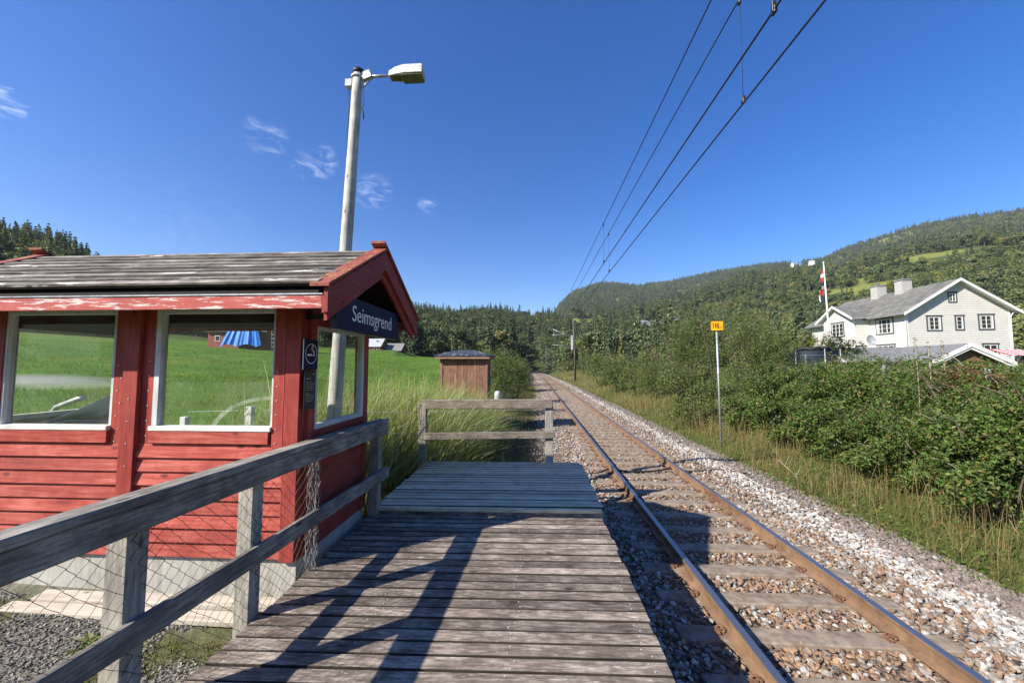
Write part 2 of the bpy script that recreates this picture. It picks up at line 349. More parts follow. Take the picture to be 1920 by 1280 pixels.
M['land'] = finish(m_, g_, g_.mix(1.0, at_.outputs['Color'], g_.ramp(f_, [(0.34, (0.5, 0.52, 0.45)), (0.5, (0.95, 0.97, 0.9)), (0.66, (1.45, 1.4, 1.25))]), 'MULTIPLY'), 0.95, b_.outputs[0], 0.8, 0.06, spec=0.1)

# ---------------------------------------------------------------- the lie of the land
CY, SY = math.cos(YAW), math.sin(YAW)
TRACK_X = 2.59
def curve(y): return -np.maximum(np.asarray(y, float)-60, 0)**2/5000.0
def brg(px): return math.atan((px-960)/725.0)
def table(rows): return np.array([brg(r[0]) for r in rows]), np.array([float(r[1]) for r in rows])
# crest of the nearer wooded hills and of the mountain behind: (column of bearing, height line)
A_T, A_Y = table([(-600, 470), (-200, 466), (0, 474), (60, 484), (110, 499), (150, 520), (220, 575), (450, 612), (600, 622), (700, 612), (780, 600), (850, 599), (900, 594),
                  (940, 592), (980, 604), (1010, 603), (1050, 600), (1085, 597), (1120, 603), (1160, 606), (1220, 592), (1300, 566), (1400, 533), (1480, 517), (1560, 507),
                  (1600, 503), (1680, 487), (1750, 473), (1850, 460), (1920, 461), (2200, 450), (3000, 450)])
AR_T, AR_R = table([(-600, 300), (0, 330), (165, 330), (300, 330), (600, 340), (780, 430), (980, 480), (1085, 520), (1160, 600), (1300, 900), (1480, 980), (1920, 760), (3000, 700)])
B_T, B_Y = table([(-600, 640), (1000, 640), (1035, 606), (1050, 582), (1075, 558), (1120, 543), (1150, 540), (1200, 544), (1250, 538), (1300, 528), (1350, 518), (1400, 512),
                  (1480, 504), (1550, 497), (1600, 474), (1680, 451), (1720, 439), (1800, 424), (1920, 408), (2200, 380), (3000, 380)])
R_B = 2300.0
def vnoise(x, y, s, seed=0):
    x = np.asarray(x)*s; y = np.asarray(y)*s; xi = np.floor(x).astype(np.int64); yi = np.floor(y).astype(np.int64); xf = x-xi; yf = y-yi
    def h(a, b):
        n = (a*374761393+b*668265263+seed*144269504) & 0x7fffffff; n = ((n ^ (n >> 13))*1274126177) & 0x7fffffff
        return ((n ^ (n >> 16)) & 0xffff)/65535.0
    u = xf*xf*(3-2*xf); w = yf*yf*(3-2*yf)
    return (h(xi, yi)*(1-u)+h(xi+1, yi)*u)*(1-w)+(h(xi, yi+1)*(1-u)+h(xi+1, yi+1)*u)*w
def fbm(x, y, s, seed=0, o=4):
    t = 0; a = 0.5
    for k in range(o): t = t+a*vnoise(x, y, s*2**k, seed+k); a *= 0.5
    return t
def polar(x, y):
    d = -SY*x+CY*y; l = CY*x+SY*y; return np.hypot(x, y), np.arctan2(l, d)
def near_ground(x, y):
    xt = x-curve(y); left = np.where(y < 6.75, 0.0, 1.0)
    right = np.interp(xt, [1.0, 4.1, 5.7, 6.3, 7.2, 10.0, 16, 26, 60], [-.93, -.93, -1.08, -1.10, -0.9, -0.1, 0.55, 1.1, 1.4])
    lf_far = np.interp(-xt, [-1.2, -0.3, 0.6, 1.6, 3.5, 6, 40], [-.93, -.95, -.85, -.60, -.15, 0.0, 0.2])
    lf_near = np.interp(-xt, [-1.2, 0.0, 1.7, 2.0, 3.4, 8], [-.93, -.8, -.45, -.26, -.22, -.05])
    w = smooth01((y-4.7)/1.6)
    lf = lf_near*(1-w)+lf_far*w
    return np.where(xt > 1.0, right, lf)
def ground(x, y):
    x = np.asarray(x, float); y = np.asarray(y, float); r, th = polar(x, y)
    z = near_ground(x, y)
    # hayfield rising away on the left
    wl = smooth01((-(x-curve(y))-3.0)/6.0)
    rise = np.where(r < 100, np.maximum(r-8, 0)*0.052, 92*0.052+(r-100)*0.012)
    sl = smooth01((brg(820)-th)/0.55); z = z+rise*(0.82+0.42*sl)*wl
    z = z+((fbm(x, y, 0.25, 3)-0.47)*0.3+(fbm(x, y, 0.06, 13)-.47)*.5*smooth01((r-14)/30))*smooth01((r-9)/12)*np.where(np.abs(x-curve(y)-TRACK_X) < 3.6, 0, 1)
    # wooded hills, then the mountain
    rA = np.interp(th, AR_T, AR_R); hA = 1.7+rA*np.cos(np.clip(th, -1.2, 1.2))*(687-np.interp(th, A_T, A_Y))/725.0
    hB = 1.7+R_B*np.cos(np.clip(th, -1.2, 1.2))*(687-np.interp(th, B_T, B_Y))/725.0
    r0 = np.interp(th, [brg(740), brg(900), brg(1080), brg(1220)], [105.0, 215.0, 225.0, 150.0])
    tA = np.clip((r-r0)/(rA-r0), 0, 1); sA = 0.5*tA+0.5*smooth01(tA)
    z0 = z
    z = z0+(hA-z0)*sA
    tB = np.clip((r-rA)/(R_B-rA), 0, 1); dip = -0.10*hA*np.sin(np.pi*np.clip(tB*1.6, 0, 1))
    z = np.where(r > rA, hA+np.where(hB > hA, (hB-hA)*(0.35*tB+0.65*smooth01(tB)), 0)+dip*np.where(hB > hA, .6, 1.0)-np.where(hB < hA, 0.5*hA*smooth01(tB), 0), z)
    z = z-np.where(r > R_B, (r-R_B)*0.12, 0)
    z = z+(fbm(x, y, 0.011, 9)-0.47)*smooth01((r-r0)/200)*np.minimum(r*0.022, 16)
    return z
def gz(x, y): return float(ground(np.array([x]), np.array([y]))[0])
def pt(px, d, lift=0.0):
    l = (px-960)/725.0*d; x = l*CY-d*SY; y = l*SY+d*CY
    return (x, y, gz(x, y)+lift)
def clear_zone(x, y):       # hill meadows without trees (1 = meadow)
    r, th = polar(x, y); px = 960+725*np.tan(np.clip(th, -1.2, 1.2))
    z = ground(x, y); py = 687-(z-1.7)/(r*np.cos(np.clip(th, -1.2, 1.2)))*725
    m = np.zeros_like(r)
    for cx, cy, rx, ry in ((1085, 606, 46, 9), (1468, 610, 36, 9), (1768, 498, 26, 12), (1420, 586, 30, 7), (1525, 499, 44, 5), (1350, 575, 22, 5), (1600, 560, 20, 6), (1235, 606, 40, 6), (1832, 565, 40, 8), (810, 612, 12, 3)):
        m = np.maximum(m, ((px-cx)/rx)**2+((py-cy)/ry)**2 < 1)
    nz = (fbm(x, y, .0075, 77) < .335) & (th > brg(1130)) & (r > 190)
    return np.maximum(m, nz*1.0)
th_f = np.radians(np.arange(-61, 61.01, 0.32)); th_c = np.radians(np.arange(64, 297, 4.0)); TH = np.concatenate([th_f, th_c])
RR = [0.6]
while RR[-1] < 4200: RR.append(RR[-1]*1.031+0.004)
RR = np.array(RR); nT, nR = len(TH), len(RR)
tt, rr = np.meshgrid(TH, RR)
lx = np.sin(tt)*rr; dy = np.cos(tt)*rr
gx = lx*CY-dy*SY; gy = lx*SY+dy*CY
gzv = ground(gx, gy)
rP, tP = polar(gx, gy); xt = gx-curve(gy)
C_FIELD = np.array((0.088, 0.165, 0.024)); C_BANK = np.array((0.10, 0.105, 0.035)); C_FOREST = np.array((0.070, 0.085, 0.030)); C_MEAD = np.array((0.17, 0.185, 0.05)); C_GRAV = np.array((0.20, 0.19, 0.165)); C_SOIL = np.array((0.085, 0.07, 0.045)); C_ROCK = np.array((0.26, 0.24, 0.215))
colr = np.empty(gx.shape+(3,)); colr[:] = C_FIELD
colr *= (0.72+0.6*fbm(gx, gy, 0.16, 55))[..., None]
yl = smooth01((fbm(gx, gy, 0.07, 57)-0.50)/0.12)[..., None]*.6; colr = colr*(1-yl)+np.array((0.145, 0.185, 0.03))*yl
def lay(mask, c):
    global colr
    colr = colr*(1-mask[..., None])+c*mask[..., None]
lay(smooth01((xt-4.9)/1.0), C_BANK)
lay(smooth01((xt-12.0)/6.0)*smooth01((60-rP)/20), np.array((0.075, 0.12, 0.025)))
lay(smooth01((xt+3.2)/1.2)*smooth01((2.0-xt)/0.5), C_SOIL)
lay((smooth01((xt+5.6)/0.8)*smooth01((-1.3-xt)/0.3)*smooth01((3.9-gy)/0.5)), C_GRAV)
lay(smooth01((-1.0-xt)/1.2)*smooth01((3.3-gy)/0.4)*smooth01((fbm(gx, gy, 2.2, 5)-0.46)/0.09)*0.7, np.array((0.085, 0.095, 0.022)))
lay(smooth01(1.25-np.hypot((gx+20.5)/4.6, (gy-14.0)/2.4)*1.0)*smooth01((1.05-np.hypot((gx+20.5)/4.6, (gy-14.0)/2.4))/0.12), np.array((0.34, 0.33, 0.31)))
r0v = np.where(tP < brg(1000), 118.0, 120.0)
lay(smooth01((rP-r0v)/25), C_FOREST)
cz = clear_zone(gx, gy)*(rP > 110); lay(cz, C_MEAD*(0.8+0.5*fbm(gx, gy, 0.03, 4))[..., None]) if False else lay(cz*1.0, C_MEAD)
rock = smooth01((fbm(gx, gy, 0.02, 21)-0.58)/0.05)*(rP > 380)*(tP > brg(1030))*(tP < brg(1150)); lay(rock*0.9, C_ROCK)
rock2 = smooth01((fbm(gx, gy, 0.045, 22)-0.60)/0.05)*(rP > 200)*(rP < 600)*(tP > brg(840))*(tP < brg(1000)); lay(rock2*0.7, C_ROCK)
ii = np.arange(nR-1)[:, None]*nT; jj = np.arange(nT)[None, :]; j2 = (jj+1) % nT
F = np.stack([ii+jj, ii+j2, ii+nT+j2, ii+nT+jj], -1).reshape(-1, 4)[:, ::-1]
V = np.stack([gx, gy, gzv], -1).reshape(-1, 3); V = np.concatenate([V, [[0, 0, gz(0, 0)]]]); cc = np.concatenate([colr.reshape(-1, 3), [C_SOIL]])
ctr = np.stack([np.full(nT, nT*nR), (np.arange(nT)+1) % nT, np.arange(nT)], -1)
ground_o = link('ground', np_mesh('ground', V, [F, ctr[:, ::-1]], M['land'], cc, True)); tag(ground_o, kind='structure')

# ballast bed: a low bank of broken stone under the track
by = np.concatenate([np.arange(-3, 30, 0.5), np.arange(30, 262, 3.0)])
prof = [(-0.9, -0.98), (0.0, -0.93), (0.9, -0.85), (1.5, -0.84), (2.59, -0.845), (3.9, -0.84), (4.6, -0.87), (5.2, -0.97), (5.75, -1.07), (6.1, -1.13)]
bx = np.array([p[0] for p in prof]); bz = np.array([p[1] for p in prof])
BX, BY = np.meshgrid(bx, by); BXw = BX+curve(BY); BZ = np.tile(bz, (len(by), 1))+(fbm(BX, BY, 1.3, 8)-0.47)*0.05
def ballast_colour(x):
    keys = [0.0, 0.6, 1.2, 1.6, 1.9, 3.3, 3.7, 4.3, 4.55, 4.95, 5.15, 6.2]
    cs = np.array([(.13, .12, .09), (.27, .25, .22), (.26, .22, .18), (.20, .135, .085), (.20, .13, .08), (.20, .13, .08), (.25, .20, .15), (.29, .26, .22), (.38, .37, .35), (.36, .35, .33), (.17, .135, .11), (.15, .125, .10)])
    return np.stack([np.interp(x, keys, cs[:, k]) for k in range(3)], -1)
nb = len(bx); fi = (np.arange(len(by)-1)[:, None]*nb+np.arange(nb-1)[None, :]).reshape(-1)
ballast = link('ballast_bed', np_mesh('ballast_bed', np.stack([BXw, BY, BZ], -1).reshape(-1, 3), [np.stack([fi, fi+1, fi+nb+1, fi+nb], -1)], M['ballast'], ballast_colour(BX.reshape(-1)), True))
tag(ballast, kind='structure')

# loose ballast stones
def ico():
    t = (1+5**.5)/2; v = np.array([(-1,t,0),(1,t,0),(-1,-t,0),(1,-t,0),(0,-1,t),(0,1,t),(0,-1,-t),(0,1,-t),(t,0,-1),(t,0,1),(-t,0,-1),(-t,0,1)], float)
    f = np.array([(0,11,5),(0,5,1),(0,1,7),(0,7,10),(0,10,11),(1,5,9),(5,11,4),(11,10,2),(10,7,6),(7,1,8),(3,9,4),(3,4,2),(3,2,6),(3,6,8),(3,8,9),(4,9,5),(2,4,11),(6,2,10),(8,6,7),(9,8,1)])
    return v/np.linalg.norm(v[0]), f
ICO_V, ICO_F = ico()
def rand_rot(n):
    q = rng.normal(size=(n, 4)); q /= np.linalg.norm(q, axis=1)[:, None]; w, x, y, z = q.T
    return np.stack([1-2*(y*y+z*z), 2*(x*y-z*w), 2*(x*z+y*w), 2*(x*y+z*w), 1-2*(x*x+z*z), 2*(y*z-x*w), 2*(x*z-y*w), 2*(y*z+x*w), 1-2*(x*x+y*y)], -1).reshape(n, 3, 3)
def stones_mesh(name, P, size, colors, mat):
    n = len(P); v = np.repeat(ICO_V[None], n, 0)*(1+rng.uniform(-.32, .22, (n, 12, 1)))
    v = v*np.stack([rng.uniform(.9, 1.35, n), rng.uniform(.65, 1.0, n), rng.uniform(.42, .8, n)], -1)[:, None, :]
    v = np.einsum('nij,nkj->nki', rand_rot(n), v); v[..., 2] *= 0.8
    v = v*size[:, None, None]+P[:, None, :]
    f = (ICO_F[None]+12*np.arange(n)[:, None, None]).reshape(-1, 3)
    return np_mesh(name, v.reshape(-1, 3), [f], mat, np.repeat(colors, 12, 0))
SLEEPER_PITCH = 0.60
def ballast_points(n, x0, x1, y0, y1):
    x = rng.uniform(x0, x1, n); y = rng.uniform(y0, y1, n)
    ph = np.abs(((y-0.32)/SLEEPER_PITCH) % 1.0-0.5)*SLEEPER_PITCH        # distance from mid-bay
    on_sl = (x > 1.32) & (x < 3.86) & (ph > 0.175) & (rng.random(n) < 0.94)
    on_rail = (np.abs(x-1.835) < 0.085) | (np.abs(x-3.355) < 0.085)
    k = ~(on_sl | on_rail); return x[k], y[k]
xs, ys = [], []
for n, x0, x1, y0, y1 in ((21000, 0.35, 6.0, 1.6, 7.0), (15500, -.2, 6.1, 7.0, 14.0), (15000, -.4, 6.1, 14, 30), (8000, -.4, 6.0, 30, 75)):
    a, b = ballast_points(n, x0, x1, y0, y1); xs.append(a); ys.append(b)
sx = np.concatenate(xs); sy = np.concatenate(ys)
pw = np.interp(sx, [0.0, 0.5, 1.2, 1.5, 1.75, 2.0, 2.6, 3.2, 3.45, 4.2, 4.5, 4.95, 5.1, 5.3, 6.2], [.15, .38, .45, .35, .22, .2, .14, .2, .26, .32, .80, .70, .16, .03, .02])
white = rng.random(len(sx)) < pw*np.interp(sy, [8, 25], [1, .75])
lum = rng.uniform(.24, .52, len(sx)); wc = lum[:, None]*np.array((1.0, .95, .87))
warm = rng.random((len(sx), 1)); bc = np.where(warm < .62, np.array((.215, .135, .085)), np.where(warm < .80, np.array((.27, .185, .115)), np.array((.19, .165, .14))))*rng.uniform(.6, 1.35, (len(sx), 1))
grey = (sx > 5.0)[:, None]; bc = np.where(grey, np.array((.20, .165, .14))*rng.uniform(.6, 1.3, (len(sx), 1)), bc)
wc = wc*np.where((sx < 4.35) & (sx > 1.5), .8, 1.0)[:, None]; scol = np.where(white[:, None], wc, bc)
ssz = rng.uniform(.017, .034, len(sx))*np.where(sx > 3.5, 1.2, 1.0)*np.where(white, 1.1, 1.0)*np.interp(sy, [2, 14, 30, 75], [1, 1.1, 1.6, 2.4])
sz = np.interp(sx, bx, bz)+rng.uniform(-.006, .028, len(sx))+np.where(sx < 1.4, .012, 0)+np.where((sx > 3.8) & (sx < 5), .015, 0)
keep = ~((sy < 6.6) & (sx < 0.72) & (rng.random(len(sx)) < .7))
P = np.stack([sx+curve(sy), sy, sz], -1)[keep]
bs = link('ballast_stones', stones_mesh('ballast_stones', P, ssz[keep], scol[keep], M['stone']))
tag(bs, 'white, rust brown and grey broken stones filling the track bed', 'gravel', kind='stuff')

# gravel beside the shelter
n = 21000; gxp = rng.uniform(-5.0, -1.95, n); gyp = rng.uniform(0.7, 3.1, n); k = fbm(gxp, gyp, 2.2, 5) < 0.50+.13*rng.random(n)
gxp, gyp = gxp[k], gyp[k]; n = len(gxp)
gcol = rng.uniform(.09, .34, n)[:, None]*np.array((1, .96, .85))
P = np.stack([gxp, gyp, ground(gxp, gyp)+.004], -1)
tag(link('gravel', stones_mesh('gravel', P, rng.uniform(.005, .015, n), gcol, M['stone'])), 'grey pebble gravel in front of the red shelter', 'gravel', kind='stuff')

# ---------------------------------------------------------------- railway track
RAIL_TOP = -0.64
trk = empty('railway_track', (TRACK_X, 0, RAIL_TOP-.16), label='single railway track with rusty rails curving away into the valley', cat='railway track')
rp = [(-.070, 0), (.070, 0), (.070, .012), (.012, .032), (.010, .118), (.036, .128), (.036, .152), (.030, .159), (-.030, .159), (-.036, .152), (-.036, .128), (-.010, .118), (-.012, .032), (-.070, .012)]
def rail(xoff, label):
    yy = np.concatenate([np.arange(-3, 60, 3.0), np.arange(60, 262, 4.0)]); v = []; f = []; fm = []
    for y in yy:
        c = float(curve(y)); sl = 0
        for a, b in rp: v.append((xoff-TRACK_X+a+c, y, b))
    k = len(rp)
    for i in range(len(yy)-1):
        for j in range(k):
            f.append((i*k+j, i*k+(j+1) % k, (i+1)*k+(j+1) % k, (i+1)*k+j)[::-1]); fm.append(1 if j in (7, 8, 6) else 0)
    f.append(tuple(range(k)))
    fm.append(0)
    me = bpy.data.meshes.new('rail'); me.from_pydata(v, [], f); me.materials.append(M['rust']); me.materials.append(M['railtop'])
    me.polygons.foreach_set('material_index', fm); me.update()
    bm = bmesh.new(); bm.from_mesh(me); bmesh.ops.recalc_face_normals(bm, faces=bm.faces); bm.to_mesh(me); bm.free()
    return link('rail', me, trk)
rail(1.835, ''); rail(3.355, '')
slb = MB(); hw = 1.26
slb.prism([(-hw, -.135, -.16), (-hw, .135, -.16), (-hw+.02, .105, .0), (-hw+.02, -.105, .0)], (0, 0, 0)) if False else None
slb.add([(-hw, -.14, -.18), (hw, -.14, -.18), (hw, .14, -.18), (-hw, .14, -.18), (-hw+.02, -.108, -.002), (hw-.02, -.108, -.002), (hw-.02, .108, -.002), (-hw+.02, .108, -.002)],
        [(0,3,2,1),(4,5,6,7),(0,1,5,4),(1,2,6,5),(2,3,7,6),(3,0,4,7)])
sl_me = slb.mesh('sleeper', M['sleeper'], 0.012)
cb = MB()      # sprung steel clip: a bent round bar that loops over the rail foot, with its cast shoulder
loop = [(.00, -.05, .012), (.0, .035, .014), (.018, .058, .018), (.045, .058, .022), (.06, .035, .026), (.058, -.01, .03), (.045, -.035, .026), (.025, -.03, .02)]
cb.tube(loop, .0105, 6); cb.box(-.028, .01, -.04, .04, -.004, .016); cb.box(-.012, .03, -.012, .012, .006, .03)
clip_me = cb.mesh('rail_clip', M['clip'])
i = 0; yc = 0.32
far_sl = MB()
while yc < 190:
    if yc < 42:
        s = link('sleeper', sl_me, trk, (float(curve(yc)), yc, 0), (0, 0, R(random.uniform(-.5, .5))))
        if yc < 15:
            for ro in (1.835, 3.355):
                for sd in (-1, 1):
                    link('rail_clip', clip_me, s, (ro-TRACK_X+sd*.115, 0, .004), (0, 0, 0 if sd < 0 else math.pi))
    else:
        c = float(curve(yc)); far_sl.box(-hw+c, hw+c, yc-.11, yc+.11, -.1, -.004)
    yc += SLEEPER_PITCH
tag(far_sl.build('distant_sleepers', M['sleeper'], trk), kind='stuff')
for ro in (1.835, 3.355):       # bolted joint
    fp = MB(); y0 = 7.35
    for sd in (-1, 1):
        x = ro-TRACK_X+sd*.026; fp.box(x-.012, x+.012, y0, y0+.62, .034, .112)
        for q in range(4): fp.tube([(x+sd*.012, y0+.08+q*.15, .072), (x+sd*.034, y0+.08+q*.15, .072)], .017, 6)
    fp.build('fishplate', M['clip'], trk)
cab = MB(); cab.tube([(1.70-TRACK_X, 7.7, .06), (1.55-TRACK_X, 7.55, .0), (1.2-TRACK_X, 7.45, -.03), (.9-TRACK_X, 7.42, -.04)], .014, 6); cab.build('bonding_cable', M['black'], trk)
cab = MB(); cab.tube([(-.75, 9.62, .05), (-.4, 9.5, .012), (.2, 9.58, .01), (.70, 9.74, .045)], .020, 6); cab.tube([(-.82, 9.6, .05), (-1.1, 9.4, .0), (-1.6, 9.3, -.03)], .020, 6)
cab.tube([(.80, 9.72, .05), (1.1, 9.62, .0), (1.9, 10.0, -.03), (2.6, 10.0, -.12)], .020, 6); cab.build('bonding_cable', M['black'], trk)

# ---------------------------------------------------------------- platform
def platform(name, label, x0, x1, y0, y1, z, pitch, mat, th=.036, rz=R(1.4), jag=.012):
    root = empty(name, ((x0+x1)/2, y0, z), label=label, cat='platform'); w = pitch-.014; L = x1-x0
    mes = []
    for q in range(4):
        b = MB(); n = 10; vs = []
        b.box(-L/2, L/2, -w/2, w/2, -th, 0); me = b.mesh('plank', mat, 0.003); me.materials.append(M['deck_gap_shade']); mes.append(me)
        me.polygons.foreach_set('material_index', [0 if p_.normal.z > .9 or abs(p_.normal.x) > .6 else 1 for p_ in me.polygons])  # long sides and bevels take the painted gap shade
    k = 0; y = y0+pitch/2
    while y < y1:
        o = link('plank', mes[k % 4], root, (random.uniform(-jag, jag), y-y0, random.uniform(-.004, .003)), (R(random.uniform(-1.1, 1.1)), R(random.uniform(-.06, .06)), rz+R(random.uniform(-.08, .08))))
        y += pitch; k += 1
    b = MB(); rows = (-L*.46, -L*.2, L*.16, L*.46)
    for o in root.children:
        for x in rows:
            for dy in (-w*.28, w*.28):
                p = Vector((x+random.uniform(-.03, .03)+o.location.x, o.location.y+x*math.tan(rz)+dy, o.location.z)); b.tube([p, p+Vector((0, 0, .002))], .0055, 5)
    tag(b.build('nail_heads', M['nail'], root), kind='stuff')
    return root
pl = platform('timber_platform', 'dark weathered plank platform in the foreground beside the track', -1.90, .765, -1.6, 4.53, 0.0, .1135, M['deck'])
for x in (-1.7, -.6, .55):
    b = MB(); b.box(x-.04+.57, x+.04+.57, .05, 6.0, -.24, -.042); b.build('joist', M['deck_grey'], pl)
for x in (-1.6, .5):
    for y in (.5, 2.6, 5.3):
        b = MB(); b.box(x-.08+.57, x+.08+.57, y-.08, y+.08, -.95, -.24); b.build('support', M['found'], pl)
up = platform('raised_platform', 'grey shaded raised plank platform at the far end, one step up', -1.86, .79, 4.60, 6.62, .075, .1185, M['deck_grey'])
b = MB(); b.box(-1.405, 1.30, -.062, -.004, -.045, -.006); b.build('step_board', M['deck_grey'], up, .003, rot=(0, 0, R(1.0)))
b = MB(); b.box(-1.30, 1.32, -.05, -.012, -.20, -.048); b.build('riser', M['deck'], up)
b = MB(); b.box(-1.29, 1.33, 2.02, 2.06, -.12, .012); b.build('end_board', M['deck_grey'], up, .003, rot=(0, 0, R(1.4)))
for x in (-1.1, 0, 1.1):
    b = MB(); b.box(x-.04, x+.04, .02, 2.0, -.22, -.042); b.build('joist', M['deck_grey'], up)
for x in (-1.1, 1.1):
    for y in (.3, 1.7):
        b = MB(); b.box(x-.08, x+.08, y-.08, y+.08, -1.05, -.22); b.build('support', M['found'], up)

# ---------------------------------------------------------------- railings
def nails(b, pts, nrm, r=.007):
    for p in pts: b.tube([Vector(p), Vector(p)+Vector(nrm)*.003], r, 6)
rail_x = lambda y: -1.975+.053*(y-1.37)
rl = empty('platform_railing', (-1.9, 1.5, 0), label='weathered grey timber railing with wire mesh along the left platform edge', cat='railing')
def rel(o, p): return tuple(Vector(p)-o.location)
for y, z0, w in ((0.55, -.3, .11), (1.86, -.3, .11), (2.64, -.30, .105), (4.52, -.02, .105)):
    x = rail_x(y)-.06; b = MB(); b.box(-w/2, w/2, -w/2, w/2, z0, 1.03); b.build('post', M['post_z'], rl, .004, rel(rl, (x, y, 0)))
ys_, ye_ = -.6, 4.62
b = MB(); b.beam(rel(rl, (rail_x(ys_)-.01, ys_, 1.052)), rel(rl, (rail_x(ye_)-.01, ye_, 1.052)), .125, .046); b.build('top_board', M['rail_y'], rl, .006)
b = MB(); b.beam(rel(rl, (rail_x(ys_)+.020, ys_, .962)), rel(rl, (rail_x(ye_)+.020, ye_, .962)), .042, .125); b.build('top_rail', M['rail_y'], rl, .006)
b = MB(); b.beam(rel(rl, (rail_x(ys_)+.020, ys_, .405)), rel(rl, (rail_x(ye_)+.020, ye_+.06, .435)), .042, .125); b.build('mid_rail', M['rail_y'], rl, .006)
# chain-link mesh behind the rails
def chain(y0, y1, z0, z1, xf, name, parent, pitch=.043, rad=.0019, wob=.006):
    b = MB(); n = int((y1-y0)/pitch); m = int((z1-z0)/(pitch))
    for i in range(n):
        pts = []
        for k in range(m+1):
            y = y0+(i+(.5 if (k+i) % 2 else -.5)*1.04+.5)*pitch; z = z0+k*pitch
            w = math.sin(i*.9+k*.35)*wob
            pts.append(Vector((xf(y)+w+(.003 if k % 2 else -.003), y+math.sin(k*.8)*.004, z+math.sin(i*.55)*.008)))
        b.tube([rel(parent, p) for p in pts], rad, 3, False, False)
    return b.build(name, M['wire'], parent)
chain(-.2, 3.24, -.22, .96, lambda y: rail_x(y)-.005, 'wire_mesh', rl)
# the loose end of the mesh, bunched at the shelter corner
b = MB()
for k in range(26):
    y = 3.22+random.uniform(0, .12); x = rail_x(3.2)-.02+random.uniform(-.02, .05); pts = []
    z = -.12+random.uniform(0, .1)
    while z < .95+random.uniform(-.05, .03):
        pts.append(rel(rl, (x+random.uniform(-.018, .018), y+random.uniform(-.025, .025), z))); z += random.uniform(.03, .06)
    b.tube(pts, .0016, 3, False, False)
b.build('bunched_mesh_end', M['bunch'], rl)

fr = empty('end_railing', (-.83, 6.62, .06), label='brown timber two-rail barrier across the far end of the platform', cat='railing')
for x, y in ((-1.90, 6.56), (.245, 6.72)):
    b = MB(); b.box(-.065, .065, -.055, .055, -.25, 1.02); b.build('post', M['post_z'], fr, .004, rel(fr, (x, y, .06)), (0, 0, R(2)))
b = MB(); b.beam((-1.02, -.13, .985), (1.13, .035, .995), .042, .115); b.build('top_rail', M['rail_x'], fr, .006)
b = MB(); b.beam((-1.06, -.10, 1.06), (1.13, .07, 1.068), .11, .032); b.build('top_board', M['rail_x'], fr, .005)
b = MB(); b.beam((-1.0, -.13, .475), (1.16, .035, .49), .042, .115); b.build('mid_rail', M['rail_x'], fr, .006)
b = MB(); b.box(-.06, .06, -.06, .06, -.26, .09); b.build('post_shoe', M['steel'], fr, .0, rel(fr, (.245, 6.72, .06)))
b = MB()
for k in range(9):
    b.tube([(-1.13+((k+q) % 2)*.055, -.115, -.05+q*.11+.0*k) for q in range(10)] if k < 2 else [(-1.13, -.115, 0), (-1.13, -.115, .01)], .0016, 3, False, False)
b.build('wire_mesh', M['wire'], fr)
b = MB(); nails(b, [(-1+q*.33+.1, -.14+q*.0255-.012, .985) for q in range(6)]+[(-.9+q*.5, -.142+q*.038-.01, .48) for q in range(4)], (0, -1, 0), .008); b.build('nail_heads', M['nail'], fr)

# ---------------------------------------------------------------- the red waiting shelter
XE, XW, YF, YB = -2.0, -4.90, 3.24, 4.50          # east, west, front, back wall planes
sh = empty('waiting_shelter', ((XE+XW)/2, (YF+YB)/2, -.06), label='small red wooden waiting shelter with large windows and plank roof', cat='shelter')
def S(b, name, mat, bevel=.003, parent=None):
    off = sh.location
    b.v = [(v[0]-off.x, v[1]-off.y, v[2]-off.z) for v in b.v]
    return b.build(name, mat, parent or sh, bevel)
b = MB(); b.box(XW, XE, YF, YF+.10, -.40, .10); b.box(XW, XE, YB-.1, YB, -.4, .10); b.box(XE-.10, XE-.001, YF+.101, YB-.101, -.4, .10); b.box(XW+.001, XW+.1, YF+.101, YB-.101, -.4, .10)
S(b, 'foundation', M['found'], 0)
b = MB(); b.box(XW+.1, XE-.1, YF+.1, YB-.1, .02, .06); S(b, 'floor', M['deck_grey'], 0)
def lap_x(x0, x1, y, z0, z1, n, out, mat, first=0):       # lapped boards along x, outward direction out=-1 (front) or +1 (back)
    h = (z1-z0)/n; L = x1-x0
    bb = MB(); zt = h*1.12
    bb.add([(-L/2, out*.040, 0), (L/2, out*.040, 0), (L/2, out*.008, 0), (-L/2, out*.008, 0), (-L/2, out*.014, zt), (L/2, out*.014, zt), (L/2, -out*.002, zt), (-L/2, -out*.002, zt)],
           [(0,1,2,3),(4,7,6,5),(0,4,5,1),(1,5,6,2),(2,6,7,3),(3,7,4,0)] if out > 0 else [(0,3,2,1),(4,5,6,7),(0,1,5,4),(1,2,6,5),(2,3,7,6),(3,0,4,7)])
    me = bb.mesh('clapboard', mat, .002)
    for k in range(n):
        link('clapboard', me, sh, rel(sh, ((x0+x1)/2+random.uniform(-.004, .004), y+random.uniform(-.002, .002), z0+k*h)))
def lap_y(y0, y1, x, z0, z1, n, out, mat):
    h = (z1-z0)/n; L = y1-y0; bb = MB(); zt = h*1.1
    bb.add([(out*.030, -L/2, 0), (out*.030, L/2, 0), (out*.008, L/2, 0), (out*.008, -L/2, 0), (out*.016, -L/2, zt), (out*.016, L/2, zt), (-out*.002, L/2, zt), (-out*.002, -L/2, zt)],
           [(0,1,5,4),(1,2,6,5),(2,3,7,6),(3,0,4,7),(0,3,2,1),(4,5,6,7)])
    me = bb.mesh('clapboard', mat, .0)
    for k in range(n): link('clapboard', me, sh, rel(sh, (x, (y0+y1)/2, z0+k*h)))
NB = 8
lap_x(XW, -3.60, YF, .10, 1.035, NB, -1, M['red_x']); lap_x(-3.45, -2.10, YF, .10, 1.035, NB, -1, M['red_x'])
